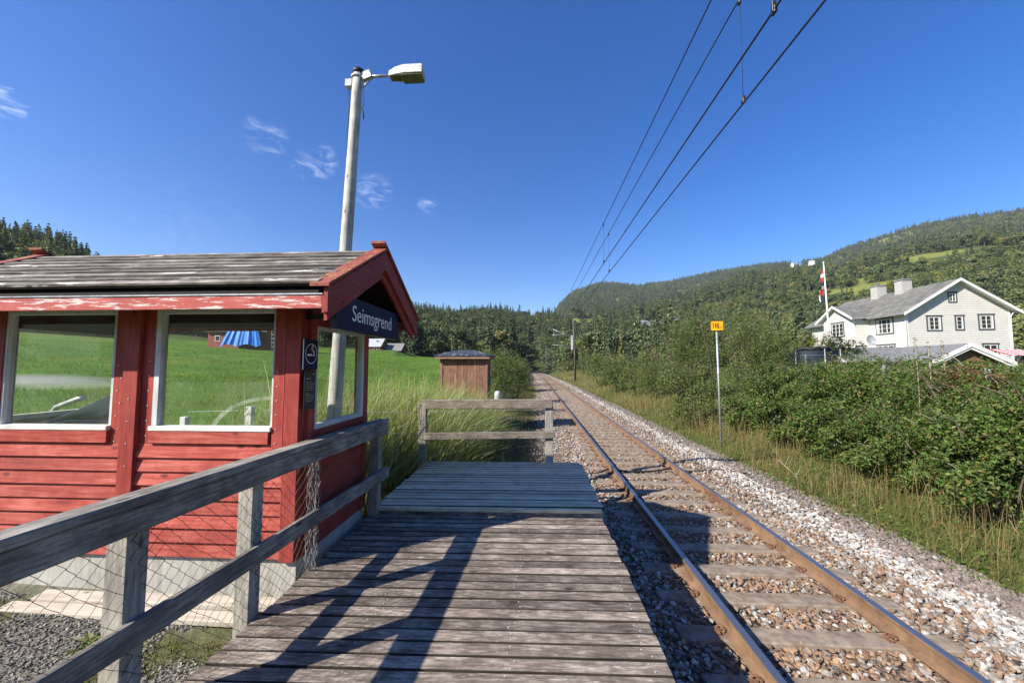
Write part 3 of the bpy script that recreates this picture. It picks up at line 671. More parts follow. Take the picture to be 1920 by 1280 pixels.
for x0, x1 in ((XW, -3.715), (-3.335, -2.255)):
    b = MB(); b.box(x0, x1, YF-.046, YF+.02, 1.04, 1.145); S(b, 'sill_board', M['red_x'], .004)
# inner sheathing so that the wall has thickness
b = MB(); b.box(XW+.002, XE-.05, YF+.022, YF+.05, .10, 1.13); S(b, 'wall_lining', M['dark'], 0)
# posts and corner boards
b = MB(); b.box(-3.715, -3.335, YF-.018, YF+.06, 1.0, 2.34); S(b, 'mullion_board', M['red_z'], .003)
b = MB(); b.box(-3.585, -3.445, YF-.060, YF-.020, .06, 2.30); S(b, 'mullion_batten', M['red_z'], .003)
b = MB(); b.box(-2.235, -2.135, YF-.034, YF+.05, .98, 2.34); S(b, 'corner_inner_board', M['red_z'], .003)
b = MB(); b.box(-2.128, XE+.004, YF-.044, YF+.06, .08, 2.34); S(b, 'corner_board', M['red_z'], .004)
b = MB(); b.box(XE-.06, XE+.032, YF+.062, YF+.155, .08, 2.34); S(b, 'corner_board', M['red_z'], .003)
b = MB(); b.box(XE-.08, XE+.03, YB-.12, YB, .08, 2.34); S(b, 'corner_board', M['red_z'], .003)
b = MB(); b.box(XW, XW+.13, YF-.034, YF+.06, .08, 2.34); S(b, 'corner_board', M['red_z'], .003)
b = MB(); b.box(XW, XW+.40, YB-.08, YB, .08, 2.34); S(b, 'back_wall_board', M['red_z'], .003)
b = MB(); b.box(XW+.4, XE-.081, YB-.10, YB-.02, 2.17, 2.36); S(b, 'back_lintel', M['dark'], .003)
b = MB(); b.box(XW+.13, XE-.061, YF-.004, YF+.055, 2.205, 2.36); S(b, 'front_lintel', M['red_x'], .003)
lap_y(YF+.157, YB-.122, XE, .10, 1.085, 8, 1, M['red_y'])
lap_y(YF+.07, YB-.09, XW, .10, 1.18, 9, -1, M['red_y'])
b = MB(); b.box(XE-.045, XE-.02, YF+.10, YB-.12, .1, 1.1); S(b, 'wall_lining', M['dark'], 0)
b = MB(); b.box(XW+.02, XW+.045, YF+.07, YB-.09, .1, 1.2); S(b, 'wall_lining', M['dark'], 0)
b = MB(); b.box(XE-.03, XE+.034, YF+.157, YB-.122, 1.085, 1.135); S(b, 'sill_board', M['red_y'], .003)
b = MB(); b.box(XE-.05, XE+.02, YF+.157, YB-.122, 2.07, 2.36); S(b, 'east_lintel', M['red_y'], .003)
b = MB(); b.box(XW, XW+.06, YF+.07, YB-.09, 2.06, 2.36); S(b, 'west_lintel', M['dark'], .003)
# gable boarding above the lintels
for xg in (XE-.03, XW+.03):
    b = MB(); b.prism([(xg-.02, YF+.1, 2.361), (xg-.02, YB-.1, 2.361), (xg-.02, 3.86, 2.74)], (.04, 0, 0)); S(b, 'gable_boarding', M['red_y'], 0)
def win_front(x0, x1, z0, z1):
    w = MB(); w.box(x0, x0+.05, YF-.022, YF+.04, z0+.036, z1); w.box(x1-.028, x1, YF-.012, YF+.04, z0+.036, z1); w.box(x0+.051, x1-.029, YF-.015, YF+.04, z1-.035, z1)
    f = S(w, 'window', M['frame'], .002)
    s = MB(); s.box(x0, x1, YF-.052, YF+.045, z0-.005, z0+.034); S(s, 'sill', M['sill'], .004, f) if False else None
    s.v = [(v[0]-sh.location.x, v[1]-sh.location.y, v[2]-sh.location.z) for v in s.v]; s.build('sill', M['sill'], f, .004)
    p = MB(); p.box(x0+.05, x1-.028, YF+.012, YF+.016, z0+.034, z1-.035); p.v = [(v[0]-sh.location.x, v[1]-sh.location.y, v[2]-sh.location.z) for v in p.v]
    p.build('pane', M['glass'], f); return f
win_front(-4.80, -3.715, 1.152, 2.203)
w2 = win_front(-3.335, -2.236, 1.152, 2.203)
arc = MB(); pts = []
N_ = 22
for k in range(N_+1):                       # an arc wiped in the dust of the pane
    t = R(172-k*88/N_); c = Vector((-2.28, 0, 1.08)); r1, r2 = .56, .515
    pts.append((c.x+r1*math.cos(t), YF+.0095, c.z+.36*r1/.56*math.sin(t)+.0)); pts.append((c.x+r2*math.cos(t), YF+.0095, c.z+.36*r2/.56*math.sin(t)))
pts = [p for p in pts if True]
arc.add([tuple(Vector(p)-sh.location) for p in pts], [(2*k, 2*k+1, 2*k+3, 2*k+2) for k in range(N_)]); arc.build('wiped_arc', M['smear'], w2)
# east and west windows
def win_side(x, out, y0, y1, z0, z1):
    w = MB()
    for a0, a1, c0, c1 in ((y0, y0+.03, z0, z1), (y1-.055, y1, z0, z1), (y0+.031, y1-.056, z0, z0+.045), (y0+.031, y1-.056, z1-.03, z1)):
        w.box(min(x-.03, x+out*.03), max(x-.03, x+out*.03), a0, a1, c0, c1) if out > 0 else w.box(x-.03, x+.04, a0, a1, c0, c1)
    f = S(w, 'window', M['frame'], .002)
    p = MB(); p.box(x-.002, x+.002, y0+.03, y1-.055, z0+.045, z1-.03); p.v = [(v[0]-sh.location.x, v[1]-sh.location.y, v[2]-sh.location.z) for v in p.v]
    p.build('pane', M['glass'], f)
win_side(XE, 1, YF+.157, YB-.122, 1.136, 2.07)
win_side(XW, -1, YF+.10, YB-.10, 1.20, 2.06)
# nail heads on the mullion and corner
b = MB(); nails(b, [(-3.67+.03*(k % 2), YF-.019, 1.05+.11*k) for k in range(7)]+[(-3.38, YF-.019, 1.10+.13*k) for k in range(6)]+[(-3.515, YF-.061, .85+.19*k) for k in range(4)]+[(-2.2, YF-.036, 1.05+.12*k) for k in range(6)], (0, -1, 0), .006); S(b, 'nail_heads', M['nail'], 0)
# bench inside
bn = empty('bench', (-3.4, 4.28, .06), label='dark plank bench inside the red shelter', cat='bench')
# roof: lapped boards
EY, EZ, RY, RZ = 2.76, 2.285, 3.86, 2.862
SLP = math.atan2(RZ-EZ, RY-EY); SL = math.hypot(RZ-EZ, RY-EY); NR = 18; xw_, xe_ = -5.42, -1.60
rb = MB(); L = xe_-xw_; w = SL/NR
rb.box(-L/2, L/2, .006, w+.010, 0, .024); rme = [rb.mesh('roof_board', M['roofboard'], .004)]
for sgn in (1, -1):
    for k in range(NR):
        d = k*w; y = EY+d*math.cos(SLP); z = EZ+d*math.sin(SLP)+(.004 if k % 2 else .024)
        if sgn < 0: y = 2*RY-y
        o = link('roof_board', rme[0], sh, rel(sh, ((xw_+xe_)/2+random.uniform(-.006, .006), y, z+random.uniform(0, .006))), (SLP-.03+R(random.uniform(-1.5, 1.5)), R(random.uniform(-.12, .12)), 0 if sgn > 0 else math.pi))
for sgn in (1, -1):      # underlay
    q = lambda y: (y if sgn > 0 else 2*RY-y)
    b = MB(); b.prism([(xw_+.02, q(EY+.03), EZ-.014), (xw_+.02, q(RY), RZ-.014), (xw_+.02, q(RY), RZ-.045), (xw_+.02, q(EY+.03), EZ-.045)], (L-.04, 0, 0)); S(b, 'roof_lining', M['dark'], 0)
b = MB(); b.prism([(xw_+.03, RY-.10, RZ-.010), (xw_+.03, RY, RZ+.040), (xw_+.03, RY+.10, RZ-.010), (xw_+.03, RY+.09, RZ-.03), (xw_+.03, RY, RZ+.012), (xw_+.03, RY-.09, RZ-.03)], (L-.06, 0, 0)); S(b, 'ridge_cap', M['roofboard'], 0)
for sgn in (1, -1):
    q = lambda y: (y if sgn > 0 else 2*RY-y)
    b = MB(); b.box(xw_+.05, xe_+.005, min(q(EY+.035), q(EY+.06)), max(q(EY+.035), q(EY+.06)), 2.137 if sgn > 0 else 2.17, 2.238); S(b, 'fascia', M['fascia'] if sgn > 0 else M['red_x'], .003)
    b = MB(); b.box(xw_+.05, xe_+.012, min(q(EY+.028), q(EY+.07)), max(q(EY+.028), q(EY+.07)), 2.242, 2.252); S(b, 'drip_edge', M['steel'], 0)
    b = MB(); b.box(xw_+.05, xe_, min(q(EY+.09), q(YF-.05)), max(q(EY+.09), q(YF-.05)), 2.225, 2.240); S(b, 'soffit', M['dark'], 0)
# bargeboards and capping
for xg, s_ in ((-1.53, 1), (xw_+.02, -1)):
    for sgn in (1, -1):
        q = lambda y: (y if sgn > 0 else 2*RY-y); x0, x1 = sorted((xg, xg-s_*.032))
        lo, hi = (EY+.0, EZ+.004), (RY, RZ+.02)
        b = MB(); b.prism([(x0, q(lo[0]), lo[1]), (x0, q(hi[0]), hi[1]), (x0, q(hi[0]), hi[1]-.185), (x0, q(lo[0]), lo[1]-.185)], (x1-x0, 0, 0)); S(b, 'bargeboard', M['red_y'], 0)
        x2, x3 = sorted((xg-s_*.034, xg-s_*.06))
        b = MB(); b.prism([(x2, q(lo[0]+.06), lo[1]-.15+.03), (x2, q(hi[0]), hi[1]-.15), (x2, q(hi[0]), hi[1]-.27), (x2, q(lo[0]+.06), lo[1]-.27+.03)], (x3-x2, 0, 0)); S(b, 'inner_bargeboard', M['red_y'], 0)
        e = .0 if sgn > 0 else .085
        x4, x5 = sorted((xg+s_*.022, xg-s_*.125)); dz = (RZ-EZ)/(RY-EY)
        b = MB(); b.prism([(x4, q(lo[0]-.03), lo[1]+.02-.03*dz), (x4, q(hi[0]+e), hi[1]+.024+e*dz), (x4, q(hi[0]+e), hi[1]+.048+e*dz), (x4, q(lo[0]-.03), lo[1]+.044-.03*dz)], (x5-x4, 0, 0)); S(b, 'barge_cap', M['lichen'], 0)
b = MB(); b.box(xe_+.014, -1.565, EY+.02, EY+.08, 2.10, 2.24); S(b, 'fascia_block', M['red_z'], .003)
# bench parts
b = MB(); b.box(-1.0, 1.0, -.16, .0, .40, .44); b.build('seat', M['deck'], bn, .004)
for x in (-.8, .8):
    b = MB(); b.box(x-.03, x+.03, -.15, -.02, 0, .40); b.build('leg', M['deck'], bn)

# lettering helper
def text_mesh(body, size, mat, name, align='LEFT', sx=1.0, extr=.0008, bold=0.0):
    cu = bpy.data.curves.new(name, 'FONT'); cu.body = body; cu.size = size; cu.align_x = align; cu.extrude = extr; cu.resolution_u = 4; cu.offset = bold
    t = bpy.data.objects.new(name, cu); col.objects.link(t); bpy.context.view_layer.update()
    me = bpy.data.meshes.new_from_object(t.evaluated_get(bpy.context.evaluated_depsgraph_get()))
    bpy.data.objects.remove(t); bpy.data.curves.remove(cu)
    me.materials.clear(); me.materials.append(mat); me.transform(Matrix.Diagonal((sx, 1, 1, 1))); return me
ROT_E = (R(90), 0, R(90))            # text that faces east (+x): reads along +y, stands along +z
ss = empty('station_sign', (-1.63, 3.05, 2.015), label='dark blue station name board reading Seimsgrend under the shelter gable', cat='sign')
b = MB(); b.box(-.02, .02, 0, 1.41, 0, .30); b.build('sign_board', M['navy'], ss, .003)
b = MB(); b.box(-.03, .022, -.006, -.001, -.006, .306); b.box(-.03, .022, 1.411, 1.416, -.006, .306); b.box(-.03, .022, -.001, 1.411, -.006, -.001); b.build('sign_frame', M['signblack'], ss)
tm = text_mesh('Seimsgrend', .205, M['white'], 'lettering', 'LEFT', 1.0)
wid = max(v.co.x for v in tm.vertices)-min(v.co.x for v in tm.vertices); tm.transform(Matrix.Diagonal((.93/wid, 1, 1, 1)))
link('lettering', tm, ss, (.0215, .26, .090), ROT_E)
b = MB(); b.box(-.37, -.02, .2, .24, .10, .14); b.box(-.37, -.02, 1.1, 1.14, .10, .14); b.build('bracket', M['signblack'], ss)

ns = empty('no_smoking_sign', (XE+.040, 3.185, 1.675), label='small navy no smoking sign on the shelter corner', cat='sign')
b = MB(); b.box(-.004, .004, 0, .205, 0, .26); b.build('sign_plate', M['navy'], ns, .001)
b = MB(); b.box(-.006, .0, -.006, -.0005, 0, .26); b.build('plate_edge', M['white'], ns)
def ring(b, cy, cz, r1, r2, x, n=40, sy=1.0):
    vs = []
    for k in range(n):
        t = 2*math.pi*k/n
        for r in (r1, r2): vs.append((x, cy+r*math.cos(t)*sy, cz+r*math.sin(t)))
    b.add(vs, [(2*k, 2*((k+1) % n), 2*((k+1) % n)+1, 2*k+1) for k in range(n)])
b = MB(); ring(b, .103, .137, .082, .088, .0052); b.build('ring', M['white'], ns)
b = MB(); b.box(.0045, .0052, .045, .125, .118, .134); b.box(.0045, .0052, .129, .155, .118, .134); b.build('cigarette', M['white'], ns)
b = MB(); b.beam((.0056, .045, .195), (.0056, .160, .08), .0008, .012, up=(1, 0, 0)); b.build('slash', M['redprint'], ns)
def ribbon(pts, w, x):
    bb = MB(); vs = []
    for i, p in enumerate(pts):
        a = pts[max(i-1, 0)]; c = pts[min(i+1, len(pts)-1)]; d = Vector((c[0]-a[0], c[1]-a[1])).normalized()
        vs += [(x, p[0]-d.y*w/2, p[1]+d.x*w/2), (x, p[0]+d.y*w/2, p[1]-d.x*w/2)]
    bb.add(vs, [(2*i, 2*i+1, 2*i+3, 2*i+2) for i in range(len(pts)-1)]); return bb
ribbon([(.150, .140), (.150, .155), (.135, .165), (.122, .172), (.118, .188), (.128, .202)], .007, .0053).build('smoke', M['white'], ns)
ribbon([(.138, .140), (.137, .150), (.120, .158), (.106, .170), (.104, .188), (.112, .206), (.126, .212)], .005, .0053).build('smoke', M['white'], ns)
ip = empty('information_panel', (XE+.040, 3.205, 1.33), label='narrow black information panel below the no smoking sign', cat='sign')
b = MB(); b.box(-.004, .004, 0, .165, 0, .335); b.build('panel', M['signblack'], ip, .001)
m_txt = plain('grey_print', (.42, .42, .42), .5)
b = MB(); zl = .27
for k, (w, h) in enumerate(((.07, .006), (0, 0), (.10, .003), (.135, .003), (.12, .003), (.13, .003), (.125, .003), (0, 0), (.06, .006), (.13, .003), (.135, .003), (.12, .003), (.10, .003))):
    if w: b.box(.0042, .0049, .016, .016+w, zl-h, zl)
    zl -= .0165
b.build('small_print', m_txt, ip)
b = MB(); b.box(.0042, .0049, .115, .155, .302, .307); b.build('small_print', m_txt, ip)

# what lies inside against the west window
b = MB(); vs = []; fs = []
for i in range(9):
    for j in range(7):
        u, v = i/8, j/6
        vs.append((-.30+.62*u, -.10+.2*v, .02+.24*(u**1.2)*(1-.55*v*v)+.01*math.sin(u*9)*v))
fs = [(i*7+j, (i+1)*7+j, (i+1)*7+j+1, i*7+j+1) for i in range(8) for j in range(6)]
b.add(vs, fs, True); n0 = len(b.v); b.add([(v[0], v[1], v[2]-.012) for v in vs], [f[::-1] for f in fs], True)
tag(b.build('curved_sheet', M['lead'], None, 0, (-4.22, 3.44, 1.172)), 'curved blue grey metal sheet lying inside the left shelter window', 'metal sheet')
b = MB(); b.box(-4.84, -3.7, 3.38, 3.66, 1.09, 1.168); b.box(-4.8, -4.7, 3.4, 3.6, .06, 1.09); b.box(-3.85, -3.75, 3.4, 3.6, .06, 1.09)
tag(b.build('shelf', M['black'], None), 'dark shelf inside the left shelter window', 'shelf')
b = MB(); b.tube([(-6.55, 4.95, -.1), (-6.53, 4.95, .7), (-6.62, 4.95, 1.0), (-6.5, 4.95, 1.15), (-6.2, 4.95, 1.26), (-6.12, 4.95, 1.27)], .035, 8)
tag(b.build('bent_pipe', M['steel']), 'bent grey pipe standing in the grass seen through the left shelter window', 'pipe')
# loose planks in front of the foundation
for k, (x0, x1, y, z, rz) in enumerate(((-4.05, -2.02, 3.06, -.17, 0.0), (-4.2, -2.2, 2.94, -.205, -.8))):
    b = MB(); b.box(-(x1-x0)/2, (x1-x0)/2, -.055, .055, -.02, .022)
    tag(b.build('loose_plank', M['paleplank'], None, .003, ((x0+x1)/2, y, z), (R(6), 0, R(rz))), ('pale loose plank lying closest against the shelter foundation', 'pale loose plank on the gravel, nearer the railing mesh than its twin')[k], 'plank', 'loose pale planks by the shelter')

# ---------------------------------------------------------------- lamp post
LB = Vector((-3.24, 6.05, -.25)); LT = Vector((-2.945, 6.05, 6.66))
lp = empty('street_lamp', LB, label='pale wooden lamp post with a street light head behind the red shelter', cat='street lamp')
b = MB(); n = 14; pts = [LB.lerp(LT, k/n)-LB for k in range(n+1)]; b.tube(pts, [.118-.040*k/n+.002*math.sin(k*2.1) for k in range(n+1)], 20); b.build('pole', M['pole'], lp)
t = LT-LB
b = MB(); b.tube([t+Vector((0, 0, -.05)), t+Vector((0, 0, .02))], .088, 16); b.build('pole_cap', M['black'], lp)
b = MB(); b.tube([t+Vector((-.02, 0, -.13)), t+Vector((-.02, 0, -.10))], .095, 16); b.box(t.x-.20, t.x-.09, -.05, .05, t.z-.28, t.z-.16); b.build('junction_box', M['box'], lp)
b = MB(); b.tube([t+Vector((.04, 0, -.10)), t+Vector((.62, 0, -.10))], .024, 8); b.beam(t+Vector((.07, 0, -.12)), t+Vector((.22, 0, -.06)), .08, .13); b.beam(t+Vector((.06, 0, -.30)), t+Vector((.25, 0, -.10)), .025, .03); b.build('arm', M['steel'], lp)
hd = MB(); hx = t.x+.545; z0 = t.z-.15
prof_t = [(0, .07, .09), (.12, .095, .145), (.26, .118, .165), (.54, .122, .165), (.575, .118, .155)]
top = []; bot = []
for a, w, h in prof_t:
    top += [(hx+a, -w*.82, z0+h), (hx+a, w*.82, z0+h)]; bot += [(hx+a, -w, z0), (hx+a, w, z0)]
vs = top+bot; k = len(top); fs = []
for i in range(len(prof_t)-1):
    a = 2*i
    fs += [(a, a+2, a+3, a+1), (k+a, k+a+1, k+a+3, k+a+2), (a, k+a, k+a+2, a+2), (a+1, a+3, k+a+3, k+a+1)]
fs += [(0, 1, k+1, k), (k-2, 2*k-2, 2*k-1, k-1)]
hd.add(vs, fs); h_o = hd.build('lamp_head', M['lampgrey'], lp, .006)
b = MB(); b.box(hx+.22, hx+.56, -.105, .105, z0-.03, z0-.004); b.box(hx+.02, hx+.20, -.06, .06, z0-.012, z0-.004); b.build('lens', M['lamplens'], h_o, .01)
b = MB(); b.tube([t+Vector((.09, -.05, -.14)), t+Vector((.12, -.05, -.4)), t+Vector((.13, -.05, -.62)), t+Vector((.09, -.03, -.72))], .006, 5); b.tube([t+Vector((.085, -.03, -.66)), t+Vector((.12, -.04, -.74)), t+Vector((.135, -.04, -.86))], .011, 5)
b.tube([t+Vector((-.14, -.04, -.28)), t+Vector((-.12, -.04, -.6)), t+Vector((-.14, -.03, -1.0)), t+Vector((-.13, -.02, -1.6))], .007, 5); b.build('cable', M['black'], lp)

# field fence behind the shelter
for k, (x, y, h, lb) in enumerate(((-4.86, 6.42, 1.02, 'taller grey stake of the field fence seen through the right shelter window'), (-6.0, 6.38, .84, 'short grey stub stake of the field fence left of the taller one'))):
    b = MB(); b.box(-.05, .05, -.05, .05, -.3, h-gz(x, y))
    if k == 0: b.box(-.085, -.052, -.03, .03, .1, h-gz(x, y)-.10)
    tag(b.build('fence_stake', M['frame'], None, .004, (x, y, gz(x, y))), lb, 'fence post', 'field fence stakes')
b = MB()
for z in (.55, .92):
    b.tube([(-6.0+q*.8, 6.42+q*.07, z+.02*math.sin(q)) for q in range(9)], .004, 4)
tag(b.build('fence_wire', M['steel']), 'thin wires of the field fence behind the red shelter', 'fence wire')

# ---------------------------------------------------------------- brown relay hut
HX0, HX1, HY0, HY1, HZ, HT = -3.62, -1.86, 14.9, 16.3, gz(-2.8, 15.5)-.1, 2.02
hu = empty('relay_hut', ((HX0+HX1)/2, (HY0+HY1)/2, HZ), label='small brown boarded hut with a hipped slate roof in the tall grass', cat='hut')
def H(b, name, mat, parent=None, bevel=0):
    o = hu.location; b.v = [(v[0]-o.x, v[1]-o.y, v[2]-o.z) for v in b.v]; return b.build(name, mat, parent or hu, bevel)
b = MB(); b.box(HX0+.03, HX1-.03, HY0+.03, HY1-.03, HZ-.2, HT); H(b, 'wall_core', M['dark'])
nb_ = 14; w = (HX1-HX0)/nb_; bb = MB(); bb.box(-w/2+.004, w/2-.004, -.012, .012, 0, HT-HZ); bme = bb.mesh('board', M['brown_z'])
for k in range(nb_): link('board', bme, hu, rel(hu, (HX0+(k+.5)*w, HY0+random.uniform(-.006, .006), HZ)))
nb2 = 11; w2_ = (HY1-HY0)/nb2; bb = MB(); bb.box(-.012, .012, -w2_/2+.004, w2_/2-.004, 0, HT-HZ); bme2 = bb.mesh('board', M['brown_z'])
for xx in (HX0, HX1):
    for k in range(nb2): link('board', bme2, hu, rel(hu, (xx, HY0+(k+.5)*w2_, HZ)))
for xx in (HX0, HX1):
    b = MB(); b.box(xx-.05, xx+.05, HY0-.03, HY0+.06, HZ, HT); H(b, 'corner_post', M['brown_z'])
b = MB(); b.box(HX0-.20, HX1+.16, HY0-.22, HY0-.18, HT-.02, HT+.10); b.box(HX0-.20, HX1+.16, HY1+.18, HY1+.22, HT-.02, HT+.10); b.box(HX0-.20, HX0-.16, HY0-.179, HY1+.179, HT-.02, HT+.10); b.box(HX1+.12, HX1+.16, HY0-.179, HY1+.179, HT-.02, HT+.10); b.box(HX0-.159, HX1+.119, HY0-.179, HY1+.179, HT, HT+.03); H(b, 'eave_board', M['brown_x'])
cx, cyy = (HX0+HX1)/2, (HY0+HY1)/2; e0 = (HX0-.24, HX1+.20, HY0-.26, HY1+.26); zt = HT+.11
b = MB(); prev = None; tiers = [(0, 0), (.34, .12), (.62, .19), (.84, .225), (1.0, .235)]
for i, (f, z) in enumerate(tiers):
    rx0, rx1 = e0[0]+(cx-.1-e0[0])*f, e0[1]+(cx+.1-e0[1])*f; ry0, ry1 = e0[2]+(cyy-.1-e0[2])*f, e0[3]+(cyy+.1-e0[3])*f
    rg = [(rx0, ry0, zt+z), (rx1, ry0, zt+z), (rx1, ry1, zt+z), (rx0, ry1, zt+z)]
    if prev: b.add(prev+rg, [(k, (k+1) % 4, 4+(k+1) % 4, 4+k) for k in range(4)])
    prev = rg
b.add(prev, [(0, 1, 2, 3)]); b.box(e0[0]+.005, e0[1]-.005, e0[2]+.005, e0[3]-.005, zt-.03, zt-.002); H(b, 'roof', M['hutroof'])
cb_ = empty('cable_box', (-1.38, 14.2, gz(-1.38, 14.2)), label='small grey cable box on a black stalk beside the brown hut', cat='cable box')
b = MB(); b.tube([(0, 0, -.1), (-.02, 0, .55), (.01, 0, .95), (.02, 0, 1.05)], .035, 8); b.tube([(-.02, .02, .5), (-.18, .05, .8), (-.3, .1, .95)], .03, 6); b.build('stalk', M['black'], cb_)
b = MB(); b.tube([(.03, 0, 1.0), (.03, 0, 1.34), (.03, 0, 1.42), (.03, 0, 1.46)], [.115, .12, .10, .05], 12); b.build('housing', M['box'], cb_)
b = MB(); b.tube([(.03, 0, 1.14), (.03, 0, 1.17)], .126, 12); b.build('band', M['steel'], cb_)

# ---------------------------------------------------------------- distance sign
dx, dyy = 6.36, 13.8; dz_ = gz(dx, dyy)
dsn = empty('distance_sign', (dx, dyy, dz_), label='yellow 110 m distance sign on a thin grey pole beside the track', cat='sign')
b = MB(); b.tube([(0, 0, -.2), (-.035, -.02, 3.24-dz_)], .034, 10); b.build('pole', M['steel'], dsn)
plate = MB(); plate.box(-.205, .205, -.012, .0, 0, .33); p_o = plate.build('sign_plate', M['yellow'], dsn, .002, (-.035, -.06, 2.945-dz_), (0, 0, R(-6)))
tm = text_mesh('110', .25, M['blackprint'], 'lettering', bold=.010); wid = max(v.co.x for v in tm.vertices); tm.transform(Matrix.Diagonal((.235/wid, 1, 1, 1)))
link('lettering', tm, p_o, (-.165, -.0135, .085), (R(90), 0, 0))
tm = text_mesh('m', .12, M['blackprint'], 'lettering'); link('lettering', tm, p_o, (.092, -.0135, .085), (R(90), 0, 0))
b = MB(); b.box(-.205, -.195, -.0138, -.0122, 0, .33); b.box(.195, .205, -.0138, -.0122, 0, .33); b.box(-.194, .194, -.0138, -.0122, 0, .008); b.box(-.194, .194, -.0138, -.0122, .322, .33); b.build('border', M['blackprint'], p_o)

# ---------------------------------------------------------------- overhead line
def ypole(x, y, h, lb, gear=True):
    z = min(gz(x, y), -.85)
    o = empty('catenary_pole', (x, y, z), label=lb, cat='utility pole', group='overhead line poles')
    b = MB(); b.tube([(0, 0, -.3), (-.05, 0, h*.5), (-.22, 0, h)], [.19, .165, .12], 12); b.build('mast', M['cpole'], o)
    if gear:
        b = MB(); b.tube([(-.1, 0, h-3.3), (-3.6, -.1, h-1.55)], .035, 6); b.tube([(-.1, 0, h-2.3), (-3.9, -.1, h-2.55)], .03, 6); b.tube([(-3.5, -.1, h-1.6), (-3.55, -.1, h-4.2)], .02, 5); b.tube([(-.1, 0, h-4.3), (-3.9, -.1, h-4.2)], .025, 6); b.build('cantilever', M['steel'], o)
        b = MB()
        b.box(-.62, -.36, -.2, .2, h-5.0, h-3.0)
        for q in range(3): b.tube([(-.3-.14*q, .1, h-3.0), (-.3-.14*q, .1, h-2.6)], .05, 6)
        b.build('switch_box', M['box'], o)
    b = MB()
    for q in range(4): b.tube([(-.55-.07*q, 0, h-3.05-(.0)*q), (-.58-.07*q, 0, h-3.03)], .07, 8)
    b.build('insulator', M['box'], o)
    return o
ypole(6.75, 65, 10.4, 'dark overhead line mast with cantilever arm, nearest on the right')
ypole(4.2, 133, 9.6, 'slim overhead line mast, second along the right of the track', False)
ypole(-3.6, 196, 9.0, 'farthest overhead line mast where the track curves left', False)
tops = {}
def wire(name, x, z, sag, r, lb):
    b = MB(); P_ = []
    for y in np.concatenate([np.arange(-12, 64, 3.0), [65.0]]):
        t = (y+12)/77; P_.append((x, float(y), z-sag*4*t*(1-t)*0))
    for y in np.arange(70, 200, 5.0): P_.append((x+float(curve(y)), float(y), z))
    b.tube(P_, r, 5, True, True); tag(b.build(name, M['line']), lb, 'overhead wire', 'overhead wires above the track')
wire('contact_wire', 2.555, 4.90, 0, .011, 'rightmost and lowest black overhead wire above the track')
wire('contact_wire', 2.165, 4.90, 0, .011, 'black overhead wire second from the right above the track')
wire('messenger_wire', 2.555, 6.25, 0, .009, 'thin black overhead wire third from the right above the track')
wire('messenger_wire', 2.165, 6.15, 0, .009, 'leftmost thin black overhead wire above the track')
for k, (x, y, zt_, lb) in enumerate(((2.56, 4.68, 6.25, 'thin dropper wire with clamps hanging nearest between two overhead wires'), (2.56, 13.2, 6.25, 'short dropper wire farther along, right of its twin'), (2.17, 12.0, 6.15, 'short dropper wire farther along, left of its twin'))):
    o = empty('dropper_wire', (x, y, 4.9), label=lb, cat='dropper wire', group='droppers between overhead wires')
    b = MB(); b.tube([(0, 0, .02), (.01, 0, zt_-4.9)], .0035, 4); b.build('strand', M['line'], o)
    for z in (.03, zt_-4.93):
        b = MB(); b.box(-.014, .014, -.03, .03, z-.03, z+.035); b.box(-.02, .02, -.012, .012, z-.01, z+.07); b.build('clamp', M['line'], o, .004)
o = empty('wire_clamp', (2.17, 3.42, 4.9), label='small clamp on the second lowest overhead wire at the top edge', cat='clamp')
b = MB(); b.box(-.014, .014, -.03, .03, -.03, .035); b.box(-.02, .02, -.012, .012, -.01, .09); b.build('clamp_body', M['line'], o, .004)

# ---------------------------------------------------------------- white house
hz = 1.0
ho = empty('white_house', (34.55, 37.85, hz), R(-1.3), label='large white wooden house with grey slate roof and two chimneys', cat='house')
HW, HL, RZ_H, SLOPE = 8.75, 12.6, 9.75-hz, .635
def roofz(u): return RZ_H-abs(u-HW/2)*SLOPE
def siding_front(b, u0, u1, v, z0, z1, lim=None, h=.165, out=-1):
    z = z0
    while z < z1:
        zt = min(z+h, z1); a0, a1, c0, c1 = u0, u1, u0, u1
        if lim: (a0, a1), (c0, c1) = lim(z), lim(zt)
        if a1-a0 > .02:
            g0 = z+.017; b.add([(a0, v+out*.040, g0), (a1, v+out*.040, g0), (c1, v+out*.034, zt), (c0, v+out*.034, zt), (a0, v-.01*out, g0), (a1, v-.01*out, g0), (c0, v-.01*out, zt), (c1, v-.01*out, zt)], [(0, 1, 2, 3), (4, 5, 1, 0), (3, 2, 7, 6)])
        z = zt
def siding_side(b, v0, v1, u, z0, z1, h=.165, out=-1, lim=None):
    z = z0
    while z < z1:
        zt = min(z+h, z1); a0, a1, c0, c1 = v0, v1, v0, v1
        if lim: (a0, a1), (c0, c1) = lim(z), lim(zt)
        if a1-a0 > .02:
            g0 = z+.017; b.add([(u+out*.040, a0, g0), (u+out*.040, a1, g0), (u+out*.034, c1, zt), (u+out*.034, c0, zt), (u-.01*out, a0, g0), (u-.01*out, a1, g0), (u-.01*out, c0, zt), (u-.01*out, c1, zt)], [(1, 0, 3, 2), (4, 0, 1, 5), (3, 6, 7, 2)])
        z = zt
wt = roofz(0)-.12
b = MB(); b.box(.01, HW-.01, .01, HL-.01, -.8, wt); b.prism([(.01, .012, wt), (HW-.01, .012, wt), (HW/2, .012, RZ_H-.15)], (0, HL-.03, 0)); b.build('wall_core', M['housewall'], ho)
def glim(z): 
    e = 0 if z < wt else (z-wt)/SLOPE
    return (e, HW-e)
b = MB(); siding_front(b, 0, HW, 0, 0, RZ_H-.2, glim); b.build('gable_wall', M['housewall'], ho)
